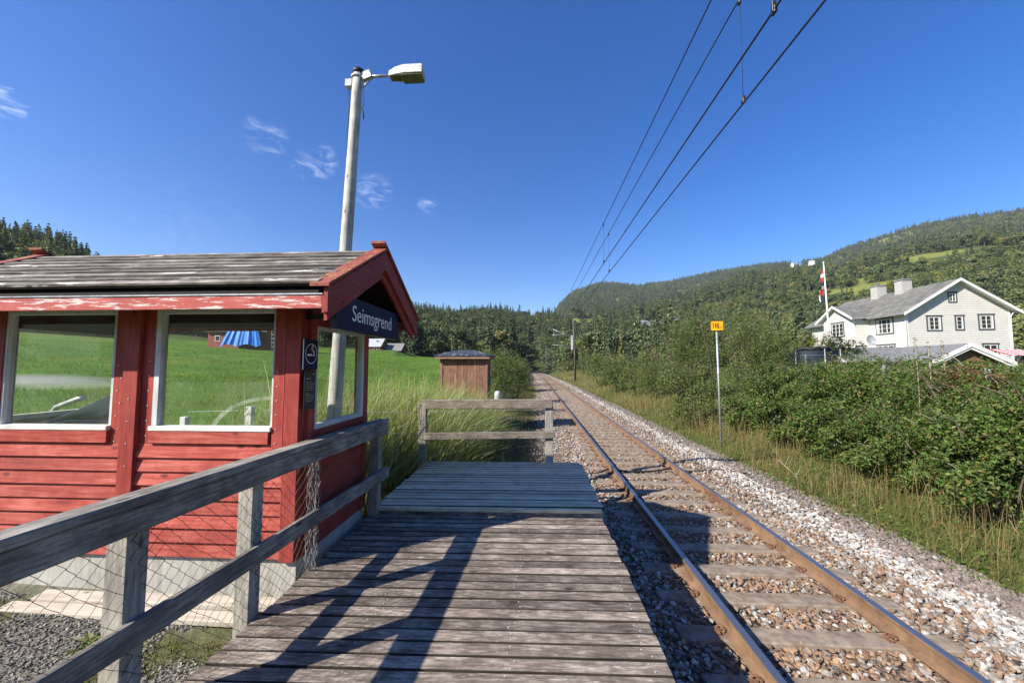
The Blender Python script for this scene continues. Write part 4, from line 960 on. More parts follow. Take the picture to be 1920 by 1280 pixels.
b = MB(); siding_side(b, 0, HL, 0, 0, wt); b.build('side_wall', M['housewall'], ho)
b = MB(); b.box(-.05, .11, -.05, .0-.004, -.2, wt+.1); b.box(-.05, -.004, .0, .12, -.2, wt); b.box(HW-.11, HW+.05, -.05, -.004, -.2, wt+.1); b.build('corner_trim', M['housewhite'], ho)
def slab(b, p, th):
    a = [Vector(q) for q in p]; n = (a[1]-a[0]).cross(a[2]-a[0]).normalized(); b.prism([q-n*th/2 for q in a], n*th)
OV = .6
for s in (-1, 1):
    b = MB(); u_e = HW/2+s*(HW/2+OV)
    nrow = 22; 
    for k in range(nrow):           # courses of slates, each course lapping the one below
        f0, f1 = k/nrow, (k+1)/nrow+.012
        ua, ub = u_e+(HW/2-u_e)*f0, u_e+(HW/2-u_e)*min(f1, 1.0)
        za, zb = roofz(ua)+.05, roofz(ub)+.012
        b.add([(ua, -.55, za), (ua, HL+.5, za), (ub, HL+.5, zb), (ub, -.55, zb), (ua, -.55, za-.05), (ua, HL+.5, za-.05)], [(0, 1, 2, 3), (4, 5, 1, 0)] if s > 0 else [(3, 2, 1, 0), (0, 1, 5, 4)])
    ro = b.build('roof', M['slate'], ho)
    b = MB(); slab(b, [(u_e, -.54, roofz(u_e)-.05), (HW/2, -.54, RZ_H-.05), (HW/2, HL+.49, RZ_H-.05), (u_e, HL+.49, roofz(u_e)-.05)], .07); b.build('roof_deck', M['housewhite'], ho)
    b = MB(); b.prism([(u_e, -.60, roofz(u_e)+.06), (HW/2, -.60, RZ_H+.06), (HW/2, -.60, RZ_H-.20), (u_e, -.60, roofz(u_e)-.20)], (0, .045, 0)); b.build('bargeboard', M['housewhite'], ho)
    if s < 0:
        b = MB(); b.box(u_e-.08, u_e+.02, -.5, HL+.4, roofz(u_e)-.14, roofz(u_e)-.03); b.build('gutter', M['trim'], ho)
b = MB(); b.tube([(-.55, -.35, roofz(-.6)-.1), (-.2, -.2, wt-.35), (-.09, -.06, wt-.6), (-.09, -.06, 0)], .045, 8); b.build('downpipe', M['housewhite'], ho)
b = MB(); b.tube([(HW+.6, -.35, roofz(-.6)-.1), (HW+.15, -.2, wt-.25), (HW+.1, -.02, wt-.6), (HW+.1, -.02, 0)], .045, 8); b.build('downpipe', M['housewhite'], ho)
for v, zt_ in ((4.6, 10.75), (7.6, 10.75)):
    b = MB(); b.box(HW/2-.9, HW/2+.05, v-.45, v+.45, RZ_H-.7, zt_-hz); c_o = b.build('chimney', M['chim'], ho)
    b = MB(); b.box(HW/2-.94, HW/2+.09, v-.49, v+.49, zt_-hz-.14, zt_-hz-.06); b.tube([(HW/2-.42, v, zt_-hz), (HW/2-.42, v, zt_-hz+.3)], .12, 8); b.build('chimney_cap', M['trim'], c_o)
def hwin(wall, a0, a1, z0, z1, cols, rows, plane=0.0, curtain=False):
    # wall 'F': faces -v at v=plane, a = u ; wall 'S': faces -u at u=plane, a = v
    def put(b, x0, x1, za, zb, d0, d1):
        if wall == 'F': b.box(x0, x1, plane-d1, plane-d0, za, zb)
        else: b.box(plane-d1, plane-d0, x0, x1, za, zb)
    t = .11; b = MB()
    put(b, a0-t, a0, z0-t, z1+t, .0, .085); put(b, a1, a1+t, z0-t, z1+t, .0, .075); put(b, a0, a1, z1, z1+t, .0, .075); put(b, a0, a1, z0-t, z0, .0, .085); put(b, a0-t-.06, a1+t+.06, z1+t+.002, z1+t+.05, .0, .11)
    w = b.build('window', M['trim'], ho)
    b = MB(); f = .055
    put(b, a0, a0+f, z0, z1, .02, .072); put(b, a1-f, a1, z0, z1, .02, .072); put(b, a0+f, a1-f, z1-f, z1, .02, .072); put(b, a0+f, a1-f, z0, z0+f, .02, .072)
    cw = (a1-a0-2*f)/cols
    for k in range(1, cols): put(b, a0+f+k*cw-.028, a0+f+k*cw+.028, z0+f, z1-f, .02, .072)
    rh = (z1-z0-2*f)/rows
    for c in range(cols):
        l_ = a0+f+c*cw+(.028 if c else 0); r_ = a0+f+(c+1)*cw-(.028 if c < cols-1 else 0)
        for k in range(1, rows): put(b, l_, r_, z0+f+k*rh-.013, z0+f+k*rh+.013, .03, .065)
    b.build('frame', M['housewhite'], w)
    b = MB(); put(b, a0+f, a1-f, z0+f, z1-f, .041, .047); b.build('pane', M['hglass'], w)
    if curtain:
        b = MB(); cwid = (a1-a0)*.14; put(b, a0+f, a0+f+cwid, z0+f, z1-f, .0475, .0485); b.build('curtain', M['curtain'], w); b = MB(); put(b, a1-f-cwid, a1-f, z0+f, z1-f, .0475, .0485); b.build('curtain', M['curtain'], w)
def U(px): return (px-1702)/190.0*HW
def Zf(py, d=36): return 1.7+(687-py)/725.0*d-hz
hwin('F', U(1741), U(1765), Zf(619), Zf(595), 2, 3, 0, True); hwin('F', U(1793.5), U(1806), Zf(618), Zf(594.5), 1, 3, 0, True); hwin('F', U(1836), U(1861), Zf(617.5), Zf(593), 2, 3, 0, True)
hwin('F', U(1784), U(1796), Zf(566), Zf(551), 2, 2); hwin('F', U(1840), U(1865), Zf(671), Zf(647), 2, 2, 0)
hwin('S', 1.35, 3.15, 4.97-hz, 6.35-hz, 3, 3, 0, True); hwin('S', 1.3, 3.2, 2.45-hz, 3.75-hz, 3, 2, 0)
# wing
WU, WV0, WV1 = -1.6, 4.0, 8.2; WM = (WV0+WV1)/2; WRZ = 8.25-hz
def wrz(v): return WRZ-abs(v-WM)*.6
wwt = wrz(WV0)-.12
b = MB(); b.box(WU+.01, .0, WV0+.01, WV1-.01, -.8, wwt); b.prism([(WU+.012, WV0+.01, wwt), (WU+.012, WV1-.01, wwt), (WU+.012, WM, WRZ-.15)], (2.6, 0, 0)); b.build('wing_core', M['housewall'], ho)
b = MB(); siding_front(b, WU, -.03, WV0, 0, wwt); siding_side(b, WV0, WV1, WU, 0, WRZ-.2, lim=lambda z: ((WV0, WV1) if z < wwt else (WV0+(z-wwt)/.6, WV1-(z-wwt)/.6))); b.build('wing_wall', M['housewall'], ho)
for s in (-1, 1):
    ve = WM+s*(WM-WV0+.55); b = MB()
    for k in range(10):
        f0, f1 = k/10, min((k+1)/10+.02, 1.0); va, vb = ve+(WM-ve)*f0, ve+(WM-ve)*f1; za, zb = wrz(va)+.06, wrz(vb)+.02
        b.add([(WU-.5, va, za), (2.2, va, za), (2.2, vb, zb), (WU-.5, vb, zb), (WU-.5, va, za-.05), (2.2, va, za-.05)], [(3, 2, 1, 0), (0, 1, 5, 4)] if s > 0 else [(0, 1, 2, 3), (4, 5, 1, 0)])
    b.build('wing_roof', M['slate'], ho)
    b = MB(); slab(b, [(WU-.5, ve, wrz(ve)-.03), (2.0, ve, wrz(ve)-.03), (2.0, WM, WRZ-.03), (WU-.5, WM, WRZ-.03)], .06); b.build('wing_roof_deck', M['housewhite'], ho)
    b = MB(); b.prism([(WU-.56, ve, wrz(ve)+.06), (WU-.56, WM, WRZ+.06), (WU-.56, WM, WRZ-.18), (WU-.56, ve, wrz(ve)-.18)], (.045, 0, 0)); b.build('wing_bargeboard', M['housewhite'], ho)
hwin('S', 5.3, 6.9, 5.0-hz, 6.35-hz, 3, 3, WU); hwin('F', -1.35, -.65, 2.2-hz, 3.7-hz, 1, 3, WV0); hwin('S', 4.35, 5.1, 2.0-hz, 3.5-hz, 2, 3, WU)
b = MB(); b.box(WU-.05, WU+.10, WV0-.05, WV0-.03, -.2, wwt); b.box(WU-.05, WU-.03, WV0-.03, WV0+.1, -.2, wwt); b.build('wing_trim', M['housewhite'], ho)
# satellite dish on the wing corner
sdp = Vector((31.9, 38.7, 4.15)); sd = empty('satellite_dish', (31.9, 38.7, 1.2), label='grey satellite dish on a mast by the white house wall', cat='satellite dish')
b = MB(); nd_ = 20; vs = [(0, 0, 0)]; fs = []
for r_, dd in ((.25, .03), (.5, .12)):
    for k in range(nd_):
        t = 2*math.pi*k/nd_; vs.append((r_*math.cos(t), -dd, r_*1.08*math.sin(t)))
fs = [(0, 1+k, 1+(k+1) % nd_) for k in range(nd_)]+[(1+k, 1+nd_+k, 1+nd_+(k+1) % nd_, 1+(k+1) % nd_) for k in range(nd_)]
b.add(vs, fs, True); b.build('dish', M['metalroof'], sd, 0, (0, -.1, 2.95), (R(-10), 0, R(8)))
b = MB(); b.tube([(0, 0, 0), (0, 0, 2.95)], .035, 8); b.tube([(0, -.1, 2.6), (0, -.6, 2.85)], .02, 6); b.build('mast', M['housewhite'], sd)

# ---------------------------------------------------------------- garage / carport
ga = empty('garage', pt(1731, 26), R(-3), label='low garage with grey felt roof and white gable in front of the house', cat='garage')
gz0 = ga.location.z
def gzz(z): return z-gz0
b = MB(); b.box(-3.4, 3.3, 1.6, 5.8, -.4, gzz(2.2)); b.box(-.6, 3.5, -.9, 1.59, -.4, gzz(1.95)); b.build('wall', M['brown_z'], ga)
rz_, ez_ = gzz(3.12), gzz(2.02)
for s in (-1, 1):
    b = MB(); ye = 3.5+s*2.6
    slab(b, [(-4.1, ye, ez_), (3.4, ye, ez_), (3.4, 3.5, rz_), (-4.1, 3.5, rz_)], .08); b.build('roof', M['slateflat'], ga)
    b = MB(); b.prism([(-4.16, ye, ez_+.07), (-4.16, 3.5, rz_+.07), (-4.16, 3.5, rz_-.16), (-4.16, ye, ez_-.16)], (.05, 0, 0)); b.build('bargeboard', M['housewhite'], ga)
gc = 1.62; gw = 2.45
for s in (-1, 1):
    b = MB(); ue = gc+s*gw
    slab(b, [(ue, -1.3, gzz(1.90)), (gc, -1.3, rz_+.02), (gc, 3.4, rz_+.02), (ue, 3.4, gzz(1.90))], .08); b.build('gable_roof', M['slateflat'], ga)
    b = MB(); b.prism([(ue, -1.4, gzz(1.98)), (gc, -1.4, rz_+.10), (gc, -1.4, rz_-.16), (ue, -1.4, gzz(1.98)-.26)], (0, .05, 0)); b.build('gable_bargeboard', M['housewhite'], ga)
    b = MB(); b.prism([(ue, -1.34, gzz(1.70)), (gc, -1.34, rz_-.20), (gc, -1.34, rz_-.32), (ue, -1.34, gzz(1.58))], (0, .05, 0)); b.build('inner_bargeboard', M['housewhite'], ga)
b = MB(); b.prism([(gc-2.0, -.95, gzz(1.97)), (gc+2.0, -.95, gzz(1.97)), (gc, -.95, rz_-.15)], (0, .04, 0)); b.build('gable_board', M['brown_z'], ga)
# parasol / awning at the right edge
aw = empty('striped_awning', pt(1893, 30), 0, label='red and white striped awning right of the garage gable', cat='awning'); az = aw.location.z
for k in range(8):
    b = MB(); x = -.9+k*.28; b.prism([(x, -.8, 2.55-az), (x+.28, -.8, 2.55-az), (x+.28, .6, 3.05-az), (x, .6, 3.05-az)], (0, .01, .02)); b.build('stripe', M['flagred'] if k % 2 == 0 else M['housewhite'], aw)
b = MB(); b.tube([(-.8, -.7, -.1), (-.8, -.7, 2.55-az)], .03, 6); b.tube([(1.2, -.7, -.1), (1.2, -.7, 2.55-az)], .03, 6); b.tube([(-.8, .5, -.1), (-.8, .5, 3.0-az)], .03, 6); b.tube([(1.2, .5, -.1), (1.2, .5, 3.0-az)], .03, 6); b.build('awning_leg', M['steel'], aw)
# trampoline
tr = empty('trampoline', pt(1521, 26), 0, label='round trampoline with dark blue skirt and black pad behind the brambles', cat='trampoline'); tz = 2.72-tr.location.z
b = MB(); nn = 32
b.add([(1.42*math.cos(2*math.pi*k/nn), 1.42*math.sin(2*math.pi*k/nn), z) for z in (tz-1.3, tz) for k in range(nn)], [(k, (k+1) % nn, nn+(k+1) % nn, nn+k) for k in range(nn)], True); b.build('skirt', M['netblue'], tr)
b = MB(); b.tube([(1.0*math.cos(2*math.pi*k/nn), .9*math.sin(2*math.pi*k/nn), tz+.14+.05*math.sin(k*1.7)) for k in range(nn+1)], .12, 8); b.build('rolled_net', M['black'], tr)
b = MB(); b.add([(1.4*math.cos(2*math.pi*k/nn), 1.4*math.sin(2*math.pi*k/nn), tz-.02) for k in range(nn)], [tuple(range(nn))]); b.build('mat', M['black'], tr)
for k in range(6):
    t = 2*math.pi*k/6+.4; b = MB(); b.tube([(1.5*math.cos(t), 1.5*math.sin(t), tz-2.4), (1.5*math.cos(t), 1.5*math.sin(t), tz+.12)], .035, 6); b.build('pole', M['steel'], tr)
# flagpole with pennant
fl = empty('flagpole', pt(1557, 30), 0, label='white flagpole with a hanging red, white and blue pennant', cat='flagpole'); fz = fl.location.z; ftop = 9.75-fz
b = MB(); b.tube([(0, 0, 0), (-.12, -.1, ftop*.5), (-.30, -.2, ftop)], [.075, .06, .035], 10); b.tube([(-.30, -.2, ftop), (-.30, -.2, ftop+.12)], .06, 8); b.build('pole', M['housewhite'], fl)
b = MB(); b.box(-.16, .16, -.16, .16, -.1, 2.45-fz+.25); b.build('base_box', M['housewhite'], fl)
def pennant(seg, mat):
    b = MB(); vs = []
    for (t, o, w) in seg:
        z = ftop-.45-t*2.6; x = -.36-.02*math.sin(t*5)-o
        vs += [(x, -.22, z), (x-w*.62, -.22+.06*math.sin(t*9), z-.06)]
    n_ = len(seg); b.add(vs, [(2*i, 2*i+1, 2*i+3, 2*i+2) for i in range(n_-1)]); b.add([(v[0], v[1]+.012, v[2]) for v in vs], [(2*i+2, 2*i+3, 2*i+1, 2*i) for i in range(n_-1)])
    b.build('pennant', mat, fl)
pennant([(0, 0, .04), (.10, 0, .16), (.14, 0, .22)], M['flagred']); pennant([(.14, 0, .22), (.2, 0, .25), (.24, 0, .26)], M['housewhite']); pennant([(.24, 0, .26), (.34, 0, .30), (.40, 0, .30)], M['flagred']); pennant([(.40, 0, .24), (.45, 0, .26), (.5, .02, .24)], M['flagblue']); pennant([(.5, .02, .26), (.56, .03, .3), (.60, .05, .32)], M['housewhite']); pennant([(.60, .05, .36), (.7, .08, .38), (.78, .12, .32)], M['flagred']); pennant([(.78, .14, .22), (.9, .18, .18), (1.05, .22, .08)], M['flagblue']); pennant([(.80, .36, .04), (.9, .36, .05), (.98, .32, .02)], M['housewhite'])

# ---------------------------------------------------------------- bank fence posts
for k, (px, d, top, lean, lb) in enumerate(((1866, 8.6, 690, .10, 'pale grey leaning fence post standing out of the brambles at the right edge'), (1510, 24, 664, 0, 'thin grey fence post in front of the trampoline'), (1571, 23, 668, 0, 'thin grey fence post right of the trampoline'), (1656, 11.4, 684, 0, 'grey capped fence post in the brambles below the satellite dish'))):
    p = pt(px, d); zt_ = 1.7+(687-top)/725*d; b = MB(); w = .055 if k == 0 else .035
    b.beam((0, 0, -.2), (-lean*(zt_-p[2]), 0, zt_-p[2]), 2*w*.8, 2*w*.8, up=(0, 1, 0))
    tag(b.build('fence_post', M['frame'] if k == 0 else M['steel'], None, .004, p), lb, 'fence post', 'fence posts along the bank')
b = MB(); Q = [pt(1990, 7.6), pt(1866, 8.6), pt(1760, 10), pt(1656, 11.4)]
for dz in (-.02,):
    b.tube([(q[0], q[1], 1.66+dz-.03*(i % 2)) for i, q in enumerate(Q)], .004, 4)
tag(b.build('bank_fence_wire', M['steel']), 'thin sagging fence wires through the bramble thicket at the right', 'fence wire', 'fence wires along the bank')
b = MB(); Q = [pt(1470, 25), pt(1510, 24), pt(1571, 23)]
b.tube([(q[0], q[1], 2.4) for q in Q], .006, 4)
tag(b.build('bank_fence_wire', M['steel']), 'thin fence wire in front of the trampoline', 'fence wire', 'fence wires along the bank')

# ---------------------------------------------------------------- far buildings
def barn(name, px, d, w, dep, wall_h, roof_h, wall, roof, lb, cat='barn', rz=0.0, group=None, lift=0.0, skylights=0):
    p = pt(px, d); o = empty(name, (p[0], p[1], p[2]+lift), YAW+rz, label=lb, cat=cat, group=group)
    b = MB(); b.box(-w/2, w/2, -dep/2, dep/2, -2.0, wall_h); b.prism([(-w/2, -dep/2, wall_h), (-w/2, dep/2, wall_h), (-w/2, 0, wall_h+roof_h-.1)], (w, 0, 0)); b.build('wall', wall, o)
    for s in (-1, 1):
        b = MB(); slab(b, [(-w/2-.4, s*(dep/2+.5), wall_h-.5*roof_h/(dep/2)), (w/2+.4, s*(dep/2+.5), wall_h-.5*roof_h/(dep/2)), (w/2+.4, 0, wall_h+roof_h), (-w/2-.4, 0, wall_h+roof_h)], .12); r_ = b.build('roof', roof, o)
    for k in range(skylights):
        x = -w*.25+k*w*.5; zt_ = wall_h+roof_h*.62; y = -dep/2*.38
        b = MB(); b.beam((x-.4, y-.12, zt_+.12), (x+.4, y-.12, zt_+.12), .9, .1); b.build('skylight', M['trim'], r_)
    nw = max(1, int(w/3.0))
    for k in range(nw):
        x = -w/2+(k+.5)*w/nw; b = MB(); b.box(x-.45, x+.45, -dep/2-.06, -dep/2-.003, wall_h*.40, wall_h*.40+1.0); f = b.build('window', M['housewhite'], o)
        b = MB(); b.box(x-.36, x+.36, -dep/2-.075, -dep/2-.061, wall_h*.40+.1, wall_h*.40+.9); b.build('pane', M['hglass'], f)
    return o
def on_crest(px, d, py): p = pt(px, d); return 1.7+(687-py)/725.0*d-p[2]
barn('barn', 701, 128, 6.8, 5.4, 2.9, 2.4, M['barnred'], M['metalroof'], 'red barn with pale metal roof and two skylights beyond the field', rz=-.1, lift=on_crest(701, 128, 665), skylights=2)
barn('shed', 740, 130, 6.2, 5.0, 1.6, 2.2, M['barnred'], M['slateflat'], 'lower dark red shed with grey roof right of the red barn', 'shed', rz=-.1, lift=on_crest(740, 130, 665))
barn('farmhouse', 1205, 330, 13, 9, 3.5, 4.5, M['chim'], M['metalroof'], 'grey roofed farmhouse on the slope, left of the other two', 'house', rz=.5, group='farmhouses on the lower slope', lift=on_crest(1205, 330, 613)-2.0)
barn('farmhouse', 1240, 340, 15, 9, 3.5, 4.0, M['trim'], M['slateflat'], 'dark grey roofed farmhouse in the middle on the lower slope', 'house', rz=-.2, group='farmhouses on the lower slope', lift=on_crest(1240, 340, 613)-1.5)
barn('farmhouse', 1278, 345, 12, 9, 4.0, 4.0, M['housewall'], M['metalroof'], 'cream farmhouse half hidden behind the bush left of the yellow sign', 'house', rz=.2, group='farmhouses on the lower slope', lift=on_crest(1278, 345, 612)-1.5)
barn('hillside_house', 1816, 610, 11, 8, 4.5, 5.0, M['housewhite'], M['housewhite'], 'white house high on the wooded hillside above the large house', 'house', rz=-.3, group='white houses high on the hillside', lift=on_crest(1816, 610, 449)+2.0)
barn('hillside_house', 1498, 900, 17, 10, 4.5, 5.0, M['housewhite'], M['metalroof'], 'long white house on the skyline meadow left of the flagpole', 'house', rz=.2, group='white houses high on the hillside', lift=on_crest(1498, 900, 499.5)+2)
barn('hillside_house', 1531, 900, 11, 8, 5.0, 5.0, M['housewhite'], M['metalroof'], 'small white house on the skyline meadow just left of the flagpole top', 'house', rz=-.3, group='white houses high on the hillside', lift=on_crest(1531, 900, 495.5)+2)
# house under a blue tarpaulin, beyond the field
bt = barn('building_site', 468, 73, 10.5, 7, 3.6, 3.6, M['barnred'], M['slateflat'], 'red farmhouse under repair partly wrapped in a blue tarpaulin', 'house', lift=on_crest(468, 73, 656))
b = MB(); nu, nv = 60, 10; vs = []
for i in range(nu+1):
    for j in range(nv+1):
        u, v = i/nu, j/nv; sp = 1.1+(3.7-1.1)*v**.8
        fold = .16*math.sin(u*34+2*math.sin(u*5))*v+.07*math.sin(u*71+3*v)*v
        vs.append((1.6+(u-.5)*2*sp, -3.9-1.0*v-.5*math.sin(math.pi*u)*v+fold, 7.2-6.7*v-(.7*abs(u-.5)*2)*(1-v)+.5*v*(abs(math.sin(u*7))-.4)))
fs = [(i*(nv+1)+j, (i+1)*(nv+1)+j, (i+1)*(nv+1)+j+1, i*(nv+1)+j+1) for i in range(nu) for j in range(nv)]
b.add(vs, fs, True); to = b.build('tarpaulin', M['tarp'], None); tag(to, 'bright blue tarpaulin draped over the farmhouse end, seen through the shelter window', 'tarpaulin'); to.location = bt.location; to.rotation_euler = bt.rotation_euler
sc_ = empty('scaffold', bt.matrix_basis @ Vector((6.9, -4.6, 0)), YAW, label='pale scaffolding ladder frame right of the blue tarpaulin', cat='scaffold')
b = MB()
for x in (0, 1.6): b.tube([(x, 0, -.3), (x, 0, 6.5)], .06, 6)
for z in np.arange(.4, 6.5, .7): b.tube([(0, 0, z), (1.6, 0, z)], .05, 6)
b.build('frame', M['steel'], sc_)

# ---------------------------------------------------------------- vegetation builders
def leaf_mesh(name, P, Nn, size, colors, mat, aspect=.5, droop=.25):
    n = len(P); a = rng.normal(size=(n, 3)); t = np.cross(Nn, a); t /= np.linalg.norm(t, axis=1)[:, None]+1e-9
    t[:, 2] -= droop*rng.random(n); t /= np.linalg.norm(t, axis=1)[:, None]; s = np.cross(t, Nn); s /= np.linalg.norm(s, axis=1)[:, None]+1e-9
    nn = np.cross(s, t); sz = size[:, None]
    base = P-t*sz*.5; tip = P+t*sz*.5-nn*sz*.10; l = P+s*sz*aspect*.5+nn*sz*.10; r = P-s*sz*aspect*.5+nn*sz*.10
    V = np.stack([base, l, tip, r], 1).reshape(-1, 3); k = 4*np.arange(n)[:, None]
    F = np.concatenate([k+np.array([[0, 1, 2]]), k+np.array([[0, 2, 3]])])
    return np_mesh(name, V, [F], mat, np.repeat(colors, 4, 0))
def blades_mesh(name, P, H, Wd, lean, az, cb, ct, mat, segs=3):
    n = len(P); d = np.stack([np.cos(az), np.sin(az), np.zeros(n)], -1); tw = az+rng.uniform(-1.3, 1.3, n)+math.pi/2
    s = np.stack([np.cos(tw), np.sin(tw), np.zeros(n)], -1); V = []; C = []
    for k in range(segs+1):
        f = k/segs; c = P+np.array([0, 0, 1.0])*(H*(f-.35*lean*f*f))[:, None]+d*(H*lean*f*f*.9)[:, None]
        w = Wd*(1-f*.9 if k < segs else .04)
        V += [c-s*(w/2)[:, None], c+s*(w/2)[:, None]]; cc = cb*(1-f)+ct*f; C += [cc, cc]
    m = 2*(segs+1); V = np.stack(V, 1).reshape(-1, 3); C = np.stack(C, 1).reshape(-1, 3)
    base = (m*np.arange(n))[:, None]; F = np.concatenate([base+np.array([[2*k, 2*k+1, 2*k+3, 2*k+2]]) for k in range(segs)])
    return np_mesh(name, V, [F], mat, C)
PAL = {'bramble': [(.065, .125, .026), (.092, .16, .032), (.12, .185, .042), (.045, .082, .020), (.165, .19, .055), (.12, .15, .045)],
       'willow': [(.11, .15, .045), (.135, .175, .060), (.085, .12, .036), (.18, .205, .08), (.065, .095, .026)],
       'left': [(.075, .11, .03), (.10, .145, .04), (.055, .085, .022), (.14, .18, .06)],
       'conifer': [(.03, .055, .018), (.045, .075, .022), (.06, .09, .025)],
       'yellow': [(.16, .18, .03), (.11, .15, .03), (.20, .20, .03)]}
def pick(pal, n, dead=0.0):
    a = np.array(PAL[pal]); c = a[rng.integers(0, len(a), n)]*rng.uniform(.75, 1.3, (n, 1))
    if dead:
        k = rng.random(n) < dead; c[k] = np.array((.20, .12, .045))*rng.uniform(.5, 1.3, (k.sum(), 1))
    return c
def bush(name, px, d, top, rx, ry, pal, nleaf, size, label, cat='bush', group=None, dead=.03, lobes=9, flat=1.0, canes=6, base=0.0, red=0.0, shoots=16):
    p = Vector(pt(px, d)); zt = 1.7+(687-top+(11 if pal == 'bramble' else 26 if pal == 'willow' and d < 45 else 6))/725.0*d; h = max(zt-p.z-base, .8)
    o = empty(name, p, label=label, cat=cat, group=group)
    L = [(0, 0, h*.45, rx*.8, ry*.8, h*.5)]
    for k in range(lobes):
        a = random.uniform(0, 2*math.pi); rr = math.sqrt(random.random())*.72; zz = random.uniform(.25, .82)
        s = random.uniform(.30, .52)*(1.1-.35*zz); L.append((rx*rr*math.cos(a), ry*rr*math.sin(a), h*zz, rx*s, ry*s, h*s*.62))
    L = np.array(L); vol = L[:, 3]*L[:, 4]+L[:, 3]*L[:, 5]; idx = rng.choice(len(L), nleaf, p=vol/vol.sum()); q = L[idx]
    u = rng.normal(size=(nleaf, 3)); u /= np.linalg.norm(u, axis=1)[:, None]; rad = rng.uniform(.45, 1.06, nleaf)**.6
    jit = 1+(fbm(u[:, 0]*3+idx*7.1, u[:, 1]*3+u[:, 2]*3, 1.6, 31, 3)-.45)*.7
    P = q[:, :3]+u*q[:, 3:]*(rad*jit)[:, None]; P[:, 2] = np.maximum(P[:, 2], .02)+base
    N = u*.55+np.array((0, 0, .55))+rng.normal(size=(nleaf, 3))*.55; N /= np.linalg.norm(N, axis=1)[:, None]
    # leafy shoots that break the outline
    SP, SN = [], []; b = MB()
    for k in range(shoots):
        a = random.uniform(0, 2*math.pi); el = random.uniform(.15, 1.3); q_ = L[random.randrange(len(L))]
        st = Vector((q_[0]+q_[3]*.8*math.cos(a)*math.cos(el), q_[1]+q_[4]*.8*math.sin(a)*math.cos(el), q_[2]+q_[5]*.8*math.sin(el)+base)); ln = random.uniform(.3, .75)*min(1.2, .4+h*.25)
        dr = Vector((math.cos(a)*.75, math.sin(a)*.75, random.uniform(.4, 1.3))).normalized(); pts = []
        for t in range(5):
            f = t/4; pts.append(st+dr*ln*f+Vector((0, 0, -.35*ln*f*f)))
        b.tube(pts, [.007, .006, .005, .004, .002], 4, False)
        for t in range(16):
            f = random.uniform(.15, 1.0); p_ = st+dr*ln*f+Vector((0, 0, -.35*ln*f*f)); SP.append((p_.x+random.gauss(0, .045), p_.y+random.gauss(0, .045), p_.z+random.gauss(0, .03))); SN.append((random.gauss(0, .6), random.gauss(0, .6), .8))
    tag(b.build('shoots', M['stem'], o), kind='stuff')
    gap = fbm(P[:, 0]*1.0+p.x*3, P[:, 2]*1.3+P[:, 1]*.7, 2.3, 33, 3); kk = (gap > .36+.05*rng.random(nleaf)) & (P[:, 2]-base > .05)
    P, N = P[kk], N[kk]
    if SP:
        SP = np.array(SP); SN = np.array(SN); SN /= np.linalg.norm(SN, axis=1)[:, None]; P = np.concatenate([P, SP]); N = np.concatenate([N, SN])
    nleaf = len(P)
    c = pick(pal, nleaf, dead)
    if red:
        k = (rng.random(nleaf) < red) & (fbm(P[:, 0]*1.2, P[:, 2]*1.6, 1.1, 40) > .5); c[k] = np.array((.17, .055, .025))*rng.uniform(.5, 1.4, (k.sum(), 1))
    c *= (.8+.5*fbm(P[:, 0], P[:, 2]+P[:, 1], 1.1, 50))[:, None]
    link('foliage', leaf_mesh('foliage', P, N, size*rng.uniform(.45, 1.35, nleaf), c, M['leaf'], .62), o)
    b = MB()
    for k in range(canes):
        a = random.uniform(0, 2*math.pi); x, y = rx*.4*math.cos(a), ry*.4*math.sin(a); e = random.uniform(.75, 1.12)
        b.tube([(x*.4, y*.4, -.05), (x*.8, y*.8, h*.5*e), (x*1.3, y*1.3, h*.85*e), (x*2.0, y*2.0, h*.95*e)], [.022, .017, .011, .004], 5)
    tag(b.build('stems', M['bark'], o), kind='stuff')
    return o
GB = 'bramble bushes on the right bank'
BR = [(2010, 6.2, 694, 1.5, 1.3, 'bramble thicket cut by the right edge of the picture, nearest the camera'),
      (1905, 7.3, 700, 1.5, 1.2, 'dense dark bramble bush in front of the leaning grey fence post'),
      (1955, 9.4, 684, 1.9, 1.4, 'bramble bush behind the leaning fence post at the right edge'),
      (1815, 8.6, 692, 1.6, 1.2, 'bramble bush with reddish leaves below the white garage gable'),
      (1725, 9.8, 684, 1.7, 1.3, 'tall leafy bramble bush below the grey garage roof'),
      (1835, 12.4, 684, 2.2, 1.6, 'bramble bush directly below the garage gable, behind the nearer ones'),
      (1645, 11.0, 682, 1.6, 1.3, 'bramble bush below the satellite dish'),
      (1700, 14.2, 676, 2.2, 1.6, 'leafy bramble bush at the left end of the garage roof'),
      (1575, 12.4, 686, 1.6, 1.3, 'bramble bush below the flagpole'),
      (1515, 13.8, 684, 1.5, 1.3, 'bramble bush below the trampoline'),
      (1605, 16.5, 675, 2.2, 1.6, 'bramble bush between the flagpole and the satellite dish'),
      (1460, 15.2, 690, 1.6, 1.3, 'bright green bramble bush right of the yellow sign pole'),
      (1420, 17.0, 712, 1.4, 1.2, 'low bramble bush just right of the yellow sign pole'),
      (1860, 6.4, 790, 1.2, 1.0, 'low bramble bush at the front of the thicket, below the leaning fence post'),
      (1760, 7.5, 780, 1.3, 1.0, 'low bramble bush at the front of the thicket, below the garage gable'),
      (1665, 8.7, 770, 1.3, 1.0, 'low bramble bush at the front of the thicket, below the grey garage roof'),
      (1570, 10.0, 760, 1.3, 1.0, 'low bramble bush at the front of the thicket, below the flagpole'),
      (1485, 11.8, 755, 1.3, 1.0, 'low bramble bush at the front of the thicket, below the trampoline'),
      (1395, 14.6, 752, 1.2, 1.0, 'low bramble bush in the grass right behind the sign pole foot')]
